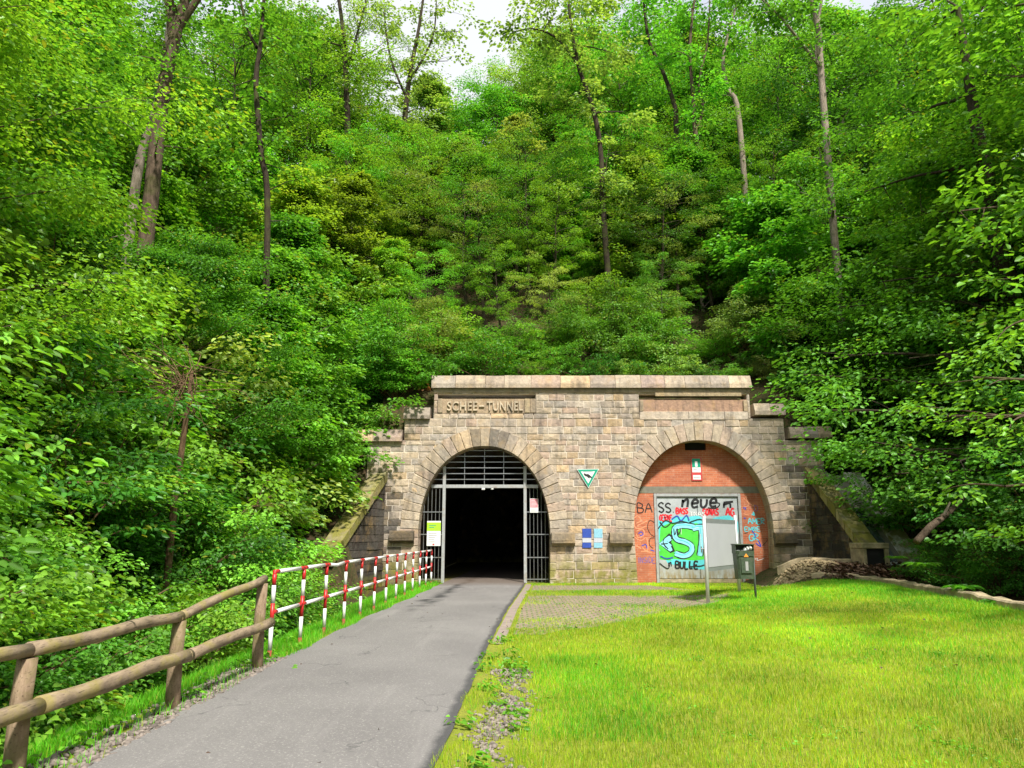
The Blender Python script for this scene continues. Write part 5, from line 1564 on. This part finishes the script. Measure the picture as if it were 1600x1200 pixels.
for (k, x, y, s, c) in [('mapleA', 11.6, 30.2, 1.1, 'mid green'), ('beechB', 13.2, 27.6, .6, 'fresh green'), ('mapleA', 6.9, 35, .82, 'yellowish green'), ('mapleA', 9.3, 34.6, .9, 'mid green'), ('shrubB', 12.2, 29, 1.0, 'deep green'), ('mapleA', 5.1, 36.5, .6, 'pale green'), ('beechA', -.8, 41, .5, 'fresh green'), ('mapleA', 2.2, 36.5, .55, 'mid green'), ('mapleA', -5.6, 32.5, .55, 'fresh green')]:
    plant(k, x, y, s, c, 'in the thicket above the portal')
for (k, x, y, s, c) in [('robinA', -2.2, 33.5, .50, 'pale green'), ('robinA', .9, 35.2, .55, 'fresh green'), ('robinA', -5.2, 35.8, .6, 'yellowish green'), ('robinA', 7.8, 33.4, .48, 'pale green'), ('robinA', -.4, 31.6, .34, 'fresh green'),
                        ('robinA', 9.9, 37.2, .58, 'fresh green'), ('robinA', -8.6, 37.5, .62, 'bright green'), ('robinA', 4.6, 38.8, .58, 'bright green'), ('robinA', 6.2, 30.6, .30, 'mid green'), ('robinA', -3.7, 30.4, .32, 'bright green'), ('robinA', 1.6, 30.2, .27, 'pale green')]:
    plant(k, x, y, s, c, 'standing loose on the slope above the portal')
# right slope
for (k, x, y, s, c) in [('shrubA', 13.4, 22.6, .8, 'deep green'), ('shrubB', 13.3, 25.5, .85, 'mid green'), ('shrubB', 12.6, 28.2, .8, 'mid green'), ('shrubD', 14.5, 29.5, 1.0, 'bright green'), ('shrubB', 15.8, 26.5, 1.1, 'mid green'), ('shrubD', 17.5, 30.5, 1.2, 'mid green'),
                        ('shrubA', 12.9, 19.5, .75, 'deep green'), ('shrubD', 14.6, 20.5, .9, 'deep green'), ('shrubC', 12.0, 21.0, .7, 'deep green'), ('shrubA', 12.4, 16.8, .8, 'deep green'), ('shrubC', 11.6, 18.2, .7, 'deep green'), ('shrubC', 11.3, 14.9, .7, 'deep green'),
                        ('shrubA', 12.2, 13.2, .85, 'mid green'), ('shrubB', 14.2, 15, 1.0, 'deep green'), ('shrubB', 16.5, 22, 1.2, 'mid green'), ('shrubB', 19, 26, 1.3, 'mid green')]:
    plant(k, x, y, s, c, 'on the dark right slope')
for (k, x, y, s, c) in [('beechA', 16.4, 23.5, .85, 'mid green'), ('beechB', 19, 20, .9, 'mid green'), ('beechA', 20.5, 29.5, .95, 'fresh green'), ('mapleA', 16.8, 32, .85, 'fresh green'), ('beechB', 24, 35, 1.0, 'deep green'), ('mapleA', 15.5, 29, .7, 'bright green'), ('beechA', 24, 26, 1.0, 'mid green')]:
    plant(k, x, y, s, c, 'on the right slope')

# labels: colour, kind, place, and its turn from the left among its like
KINDW = {'broadleaf_tree': ('tree', 'tree'), 'young_maple': ('young maple', 'tree'), 'airy_robinia': ('airy tree', 'tree'), 'leafy_shrub': ('shrub', 'shrub'), 'bramble_bush': ('bramble bush', 'bush')}
ORD = ['first', 'second', 'third', 'fourth', 'fifth', 'sixth', 'seventh', 'eighth', 'ninth', 'tenth', 'eleventh', 'twelfth', 'thirteenth', 'fourteenth', 'fifteenth', 'sixteenth', 'seventeenth', 'eighteenth', 'nineteenth', 'twentieth']
from collections import defaultdict
bag = defaultdict(list)
for r, nm, c, zone, px in PLANTS: bag[(nm, c, zone)].append((px, r))
for (nm, c, zone), L_ in bag.items():
    L_.sort(key=lambda q: q[0])
    assert len(L_) <= len(ORD), (nm, c, zone, len(L_))
    kw, cat = KINDW[nm]
    for i, (px, r) in enumerate(L_):
        lb = f"{c} {kw} {zone}" if len(L_) == 1 else (f"{c} {kw} {zone}, {ORD[i]} from the left")
        tag(r, lb, cat, f"{kw}s {zone}")

# ------------------------------------------------------------------ ground cover
random.seed(3)
def clear_of_paving(x, y): return True
L = Leaves()
n = 0
while n < 5200:
    x, y = R_(-18, 22), R_(3, 60)
    if PXL-.6 < x < PXR+.9 and y < 27.8: continue
    if -3.9 < x < float(kerb_x(y)) + 1.0 and y < 26: continue
    if x > 10.5 and x < 13.6 and 22.6 < y < 27: continue
    if x < 0 and y < 24 and x > -4.1: continue
    if PXL < x < PXR and y < 33 and random.random() < .8: continue
    if abs(x)/(y+1) > .85: continue
    L.spray((x, y, h(x, y) + R_(.08, .4)), (random.gauss(0, 1), random.gauss(0, 1), 0), R_(.3, .55), 20, .13 if y > 24 else .095, flat=.35, tj=R_(-.15, .1))
    n += 1
me = L.mesh('undergrowth', M['bramble'])
tag(link_mesh('undergrowth', me), 'dense green bramble and ivy undergrowth covering the wooded slopes', 'undergrowth', kind='stuff')

# ------------------------------------------------------------------ grass
def blades(P, hgt, wid, tint, lean=.35):
    n = len(P)
    a = rng.uniform(0, 2*np.pi, n); s_ = np.stack([np.cos(a), np.sin(a), np.zeros(n)], 1)
    b = rng.uniform(0, 2*np.pi, n); l = np.stack([np.cos(b), np.sin(b), np.zeros(n)], 1)*rng.uniform(.05, lean, n)[:, None]
    hh_ = hgt[:, None]; w_ = wid[:, None]*.5
    up = np.array([[0, 0, 1.0]])
    v0 = P - s_*w_; v1 = P + s_*w_
    m = P + up*hh_*.55 + l*hh_*.45
    v2 = m + s_*w_*.7; v3 = m - s_*w_*.7
    t_ = P + up*hh_*.92 + l*hh_*1.5
    v4 = t_ + s_*w_*.12; v5 = t_ - s_*w_*.12
    V = np.stack([v0, v1, v2, v3, v4, v5], 1).reshape(-1, 3)
    k = (np.arange(n)*6)[:, None]
    F = np.concatenate([k + np.array([[0, 1, 2, 3]]), k + np.array([[3, 2, 4, 5]])], 1).reshape(-1, 4)
    return V, F, np.repeat(tint, 2)
def fbm(x, y, s=1.0):
    v = 0
    for k, (fx, fy, ph) in enumerate([(1.1, .7, 0), (-.8, 1.3, 1.7), (2.3, 1.9, 4.1), (3.7, -3.1, 2.2), (-6.1, 5.3, .6), (9.7, 8.1, 3.3)]):
        v = v + np.sin(x*fx*s + y*fy*s + ph + 1.3*np.sin(y*fx*s*.6 + ph))/(1 + k*.55)
    return v/3.1
REx = lambda y: np.interp(y, [a for a, b in RE], [b for a, b in RE])
LEx = lambda y: np.interp(y, [a for a, b in LE], [b for a, b in LE])
PVx = lambda y: np.interp(y, [12.8, 14, 17, 19, 21, 22.5, 24.5, 26.0], [.4, 1.6, 3.6, 5.2, 6.0, 5.8, 4.9, 4.2])
def lawn(n, cond, hm, wm, mat, name, label, deep=False):
    u = rng.uniform(0, 1, n)
    y = 4.6 + 21.7*u**1.35
    x = rng.uniform(-4.2, 10.6, n)
    x = np.where(np.abs(x) < .72*y + 1.0, x, -50)
    keep = cond(x, y) & (x > -20)
    x, y = x[keep], y[keep]
    z = H(x, y)
    nn_ = fbm(x, y)
    hs = hm*(1 + .35*nn_)*rng.uniform(.5, 1.35, len(x))*(1 + .0*y)
    ws = wm*(1 + np.maximum(0, y-6)*.075)*rng.uniform(.7, 1.3, len(x))
    tint = np.clip(.45 + .38*fbm(x, y, .6) + rng.normal(0, .16, len(x)), 0, .98); tint[rng.uniform(0, 1, len(x)) < .10] = 1.0
    V, F, T = blades(np.stack([x, y, z], 1), hs, ws, tint)
    tag(link_mesh(name, np_mesh(name, V, F, mat, T)), label, 'grass', kind='stuff')
def stone_zone(x, y):     # gravel strip right of the path
    c_ = REx(y) + .42 + .08*np.sin(y*1.7)
    return (np.abs(x - c_) < .20 + .08*np.sin(y*2.6 + 2)) & (y < 9.5)
def cond_main(x, y):
    n_ = fbm(x, y, 1.0)
    right = (x > REx(y) + .06 + .10*np.sin(y*3)) & (x < kerb_x(y) - .10) & (y < 26.1)
    r_ = rng.uniform(0, 1, len(x))
    edging = (x < REx(y) + .21 + .04*np.sin(y*5)) & (y > 12)
    pv = (x < PVx(y)) & (y > 12.8)
    clear = pv & ((y > 22.9) | ((y < 20.9) & (y > 13.6)))
    right &= ~(edging & (r_ > .02))
    right &= ~(pv & (y > 22.9) & (y < 25.2) & (r_ > .02))
    right &= ~(pv & (y > 13.6) & (y < 20.9) & (r_ > np.clip(.05 + .6*n_ + .3*(y < 15.5), .02, .9)))
    right &= ~(stone_zone(x, y) & (r_ > .16))
    right &= ~((x > 8.0) & (y > 22.6))
    right &= ~((x > 6.6) & (x < 8.2) & (y > 21.5) & (r_ > .45 + .3*n_))
    right &= ~((x < REx(y) + .45) & (y < 12) & (r_ > .55 + .5*fbm(x, y, 1.6)))
    return right
def patch(x, y): return fbm(x+3, y-2, .45)
lawn(820000, lambda x, y: cond_main(x, y) & (rng.uniform(0, 1, len(x)) < np.clip(.85 - .4*patch(x, y), .3, 1)), .047, .0036, M['grass'], 'lawn_grass', 'bright yellowish green lawn grass right of the path')
deepc = lambda x, y: np.clip(.16 + .6*np.maximum(0, patch(x, y)) + 1.3*np.exp(-((x - REx(y) - 1.35)/.5)**2)*(y < 10.5)*(y > 6.3) + .5*(x > kerb_x(y) - 1.6)*(y > 12) + .35*(x > 4.4)*(y > 17)*(y < 22), 0, 1)
lawn(430000, lambda x, y: cond_main(x, y) & (rng.uniform(0, 1, len(x)) < deepc(x, y)), .080, .0042, M['grassdeep'], 'lawn_grass', 'taller deep green grass tufts in the lawn')
def cond_left(x, y):
    r_ = rng.uniform(0, 1, len(x))
    c = (x < LEx(y) + .02 - .06*np.sin(y*2.1)) & (x > -4.6) & (y < 26)
    c &= ~((y < 10.2) & (x > LEx(y) - .42) & (r_ > .13 + .3*(fbm(x, y, 2.) > .35)))
    return c
lawn(420000, lambda x, y: cond_left(x, y), .11, .005, M['grassdeep'], 'verge_grass', 'green verge grass under the railings left of the path')

# ------------------------------------------------------------------ gravel and dead leaves
def stones(n, fx, fy, cond, smin, smax, mat, name, label, cat, flat=.55):
    V_, F_, T_ = [], [], []
    ico = np.array([(0,0,1),(.89,0,.45),(.28,.85,.45),(-.72,.53,.45),(-.72,-.53,.45),(.28,-.85,.45),(.72,.53,-.45),(-.28,.85,-.45),(-.89,0,-.45),(-.28,-.85,-.45),(.72,-.53,-.45),(0,0,-1)])
    fi = np.array([(0,1,2),(0,2,3),(0,3,4),(0,4,5),(0,5,1),(1,6,2),(2,7,3),(3,8,4),(4,9,5),(5,10,1),(2,6,7),(3,7,8),(4,8,9),(5,9,10),(1,10,6),(11,7,6),(11,8,7),(11,9,8),(11,10,9),(11,6,10)])
    c = 0
    while c < n:
        x, y = fx(), fy()
        x = x(y) if callable(x) else x
        if not cond(x, y): continue
        s_ = R_(smin, smax)*(.6 + .4*random.random())
        v = ico*np.array([s_*R_(.7, 1.4), s_*R_(.6, 1.1), s_*flat])*rng.uniform(.55, 1.35, (12, 3))
        a_ = R_(0, 6.28); ca, sa = math.cos(a_), math.sin(a_)
        v = np.stack([v[:, 0]*ca - v[:, 1]*sa, v[:, 0]*sa + v[:, 1]*ca, v[:, 2] + v[:, 0]*R_(-.4, .4)], 1) + np.array([x, y, h(x, y) + s_*.05 + R_(0, s_*.4)])
        F_.append(fi + 12*c); V_.append(v); T_ += [random.random()]*20
        c += 1
    tag(link_mesh(name, np_mesh(name, np.concatenate(V_), np.concatenate(F_), mat, np.array(T_))), label, cat, kind='stuff')
t = NT('gravel_stones')
c = t.mix(t.ramp(t.attr('tint', 'Fac'), 0, 1), (.085, .07, .06), (.30, .25, .21))
c = t.mix(t.ramp(t.noise(30, 4), .3, .7, 0, .4), c, (.16, .13, .11))
M['gravel'] = t.fin(c, .9)
stones(1500, lambda: (lambda y: re_(y) + .42 + .08*math.sin(y*1.7) + random.gauss(0, .10)), lambda: R_(4.8, 9.6), lambda x, y: random.random() < .6 + .4*math.sin(y*2.6 + 2.0) + .25*math.sin(x*17+y*9), .008, .036, M['gravel'], 'gravel', 'strip of pale broken gravel between path and lawn', 'gravel')
stones(2300, lambda: (lambda y: le(y) + .05 - abs(random.gauss(0, .22))), lambda: R_(4.6, 10.4), lambda x, y: True, .016, .045, M['gravel'], 'gravel', 'loose gravel along the left path edge under the wooden fence', 'gravel')
stones(300, lambda: R_(9.3, 11.6), lambda: R_(22.8, 24.4), lambda x, y: True, .03, .09, M['gravel'], 'rubble', 'small stones among dead leaves at the right wing wall', 'rubble')
_h0 = h
def h(x, y):
    r_ = math.hypot((x-9.3)/1.3, (y-23.9)/.9)
    return _h0(x, y) + .26*max(0, 1-r_**1.6)
stones(700, lambda: random.gauss(9.3, .6), lambda: random.gauss(23.7, .4), lambda x, y: math.hypot((x-9.3)/1.3, (y-23.9)/.9) < 1.1, .02, .085, M['sand'], 'soil_clods', 'sandy clods and stones covering the soil heap by the right arch', 'soil clods')
h = _h0
L = Leaves()
for k in range(520):
    x, y = R_(9.6, 12.0), R_(22.7, 24.1)
    L.spray((x, y, h(x, y) + R_(.02, .12)), (1, 0, 0), .22, 9, .14, flat=.2, droop=0)
for k in range(500):
    x, y = R_(9.6, 14), R_(10, 23)
    if x < float(kerb_x(y)) + .3: continue
    L.spray((x, y, h(x, y) + .03), (1, 0, 0), .3, 6, .11, flat=.1, droop=0)
tag(link_mesh('dead_leaves', L.mesh('dead_leaves', M['litterleaf'])), 'brown dead leaves lying in the stream bed right of the lawn', 'dead leaves', kind='stuff')

# ------------------------------------------------------------------ log, ferns, withered sprig
lg = thing('fallen_log', A(1432, 846, 17.4), 'pale fallen log slanting up the dark right bank', 'log')
mb = MB(); p0, p1 = Vector(A(1432, 846, 17.4)), Vector(A(1506, 778, 18.6))
mb.tube([p0, p0.lerp(p1, .3) + Vector((0, 0, .04)), p0.lerp(p1, .65) + Vector((0, 0, -.02)), p1], [.085, .08, .07, .05], 10, jit=.08)
mb.build('trunk', [M['bark']], lg, smooth=True)
mb = MB(); q_ = p0.lerp(p1, .55); mb.tube([q_, q_ + Vector((.15, -.1, .35))], [.04, .02], 7, jit=.1); mb.build('branch_stub', [M['barkpale']], lg)
def fern_mesh():
    P, N, D_, S = [], [], [], []
    for k in range(13):
        a_ = k*2.399; L_ = R_(.55, .9); o = np.array([math.cos(a_), math.sin(a_), 0]); sd = np.array([-o[1], o[0], 0])
        for j in range(4, 26):
            f_ = j/26; c = o*L_*f_ + np.array([0, 0, L_*(.95*f_ - .95*f_*f_)])
            ln = .17*math.sin(math.pi*min(1, f_*1.05)**.8)+.02
            for sg in (-1, 1):
                P.append(c); N.append([-o[0]*.3, -o[1]*.3, 1]); D_.append(sd*sg + o*.35 + np.array([0, 0, -.1])); S.append(ln)
    V, F = leaves_mesh_arrays(np.array(P), np.array(N, float), np.array(D_), np.array(S), width=.14)
    return np_mesh('fronds', V, F, M['leaf'], np.repeat(rng.uniform(.3, .8, len(P)), 2))
fm = fern_mesh()
for (px, py, Y_, s_, c_, lb) in ((1500, 905, 16.5,   .62, 'bright green', 'bright green fern arching over the stream bed right of the lawn'), (1440, 870, 17.6, .6, 'mid green', 'fern at the foot of the fallen log'), (1560, 930, 14.8, .5, 'deep green', 'darker fern close to the right edge behind the kerb wall'), (1400, 860, 21, .45, 'mid green', 'small fern beside the metal water channel')):
    p = at(px, py, Y_); f_ = bpy.data.objects.new('fern', None); col.objects.link(f_); f_.location = (p.x, p.y, max(h(p.x, p.y), p.z - .25)); f_.scale = (s_,)*3; f_.rotation_euler = (0, 0, R_(0, 6))
    tag(f_, lb, 'fern', 'ferns on the right bank'); o = bpy.data.objects.new('fronds', fm); col.objects.link(o); o.parent = f_; o.color = (*G[c_], 1)
L = Leaves()
mb = MB(); b_ = Vector(A(612, 640, 27.6)); b_.z = h(b_.x, b_.y); root = thing('withered_sapling', b_, 'withered sapling with russet dead leaves left of the coping', 'sapling')
tp = Vector(A(632, 575, 27.6)); mb.tube([b_, b_.lerp(tp, .5) + Vector((.05, 0, 0)), tp], [.03, .02, .008], 6)
for k in range(16):
    e = tp + Vector((random.gauss(.1, .4), random.gauss(0, .3), random.gauss(-.1, .35))); limb(mb, b_.lerp(tp, R_(.5, 1)), e, .008, .003, .1, 3, 4)
    L.spray(e, (1, 0, 0), .16, 14, .15, flat=.6, droop=1.0)
mb.build('trunk', [M['twig']], root); link_mesh('dead_foliage', L.mesh('dead_foliage', M['russet'], origin=tuple(b_)), root)

# ------------------------------------------------------------------ clover, weeds and fallen leaves
L = Leaves(); random.seed(9)
for k in range(420):
    y = 4.8 + 14*random.random()**1.5; x = R_(-.3, 8)
    if x > .75*y or x < re_(y) + .1 or float(fbm(x+1, y+4, .8)) < .15: continue
    L.spray((x, y, h(x, y)+.035), (1, 0, 0), R_(.06, .16), 26, .028, flat=.15, droop=0)
for k in range(34):                       # broad-leaved weeds on both path edges
    y = R_(4.8, 12); sd_ = random.random() < .6
    x = re_(y) + R_(.05, .55) if sd_ else le(y) - R_(.05, .5)
    for q in range(3): L.spray((x, y, h(x, y)+.03+.035*q), (1, 0, 0), .09, 9, .06, flat=.3, droop=.3)
tag(link_mesh('weeds', L.mesh('weeds', M['weed'])), 'clover and small broad leaved weeds in the lawn and path edges', 'weeds', kind='stuff')
L = Leaves()
for k in range(90):
    y = 4.8 + 20*random.random(); x = R_(-3.2, 8)
    zz_ = .035 if le(y) < x < re_(y) else h(x, y) + .05
    L.spray((x, y, zz_), (1, 0, 0), .02, 1, R_(.035, .07), flat=.02, droop=0)
tag(link_mesh('fallen_leaves', L.mesh('fallen_leaves', M['litterleaf'])), 'scattered brown fallen leaves on path and lawn', 'fallen leaves', kind='stuff')
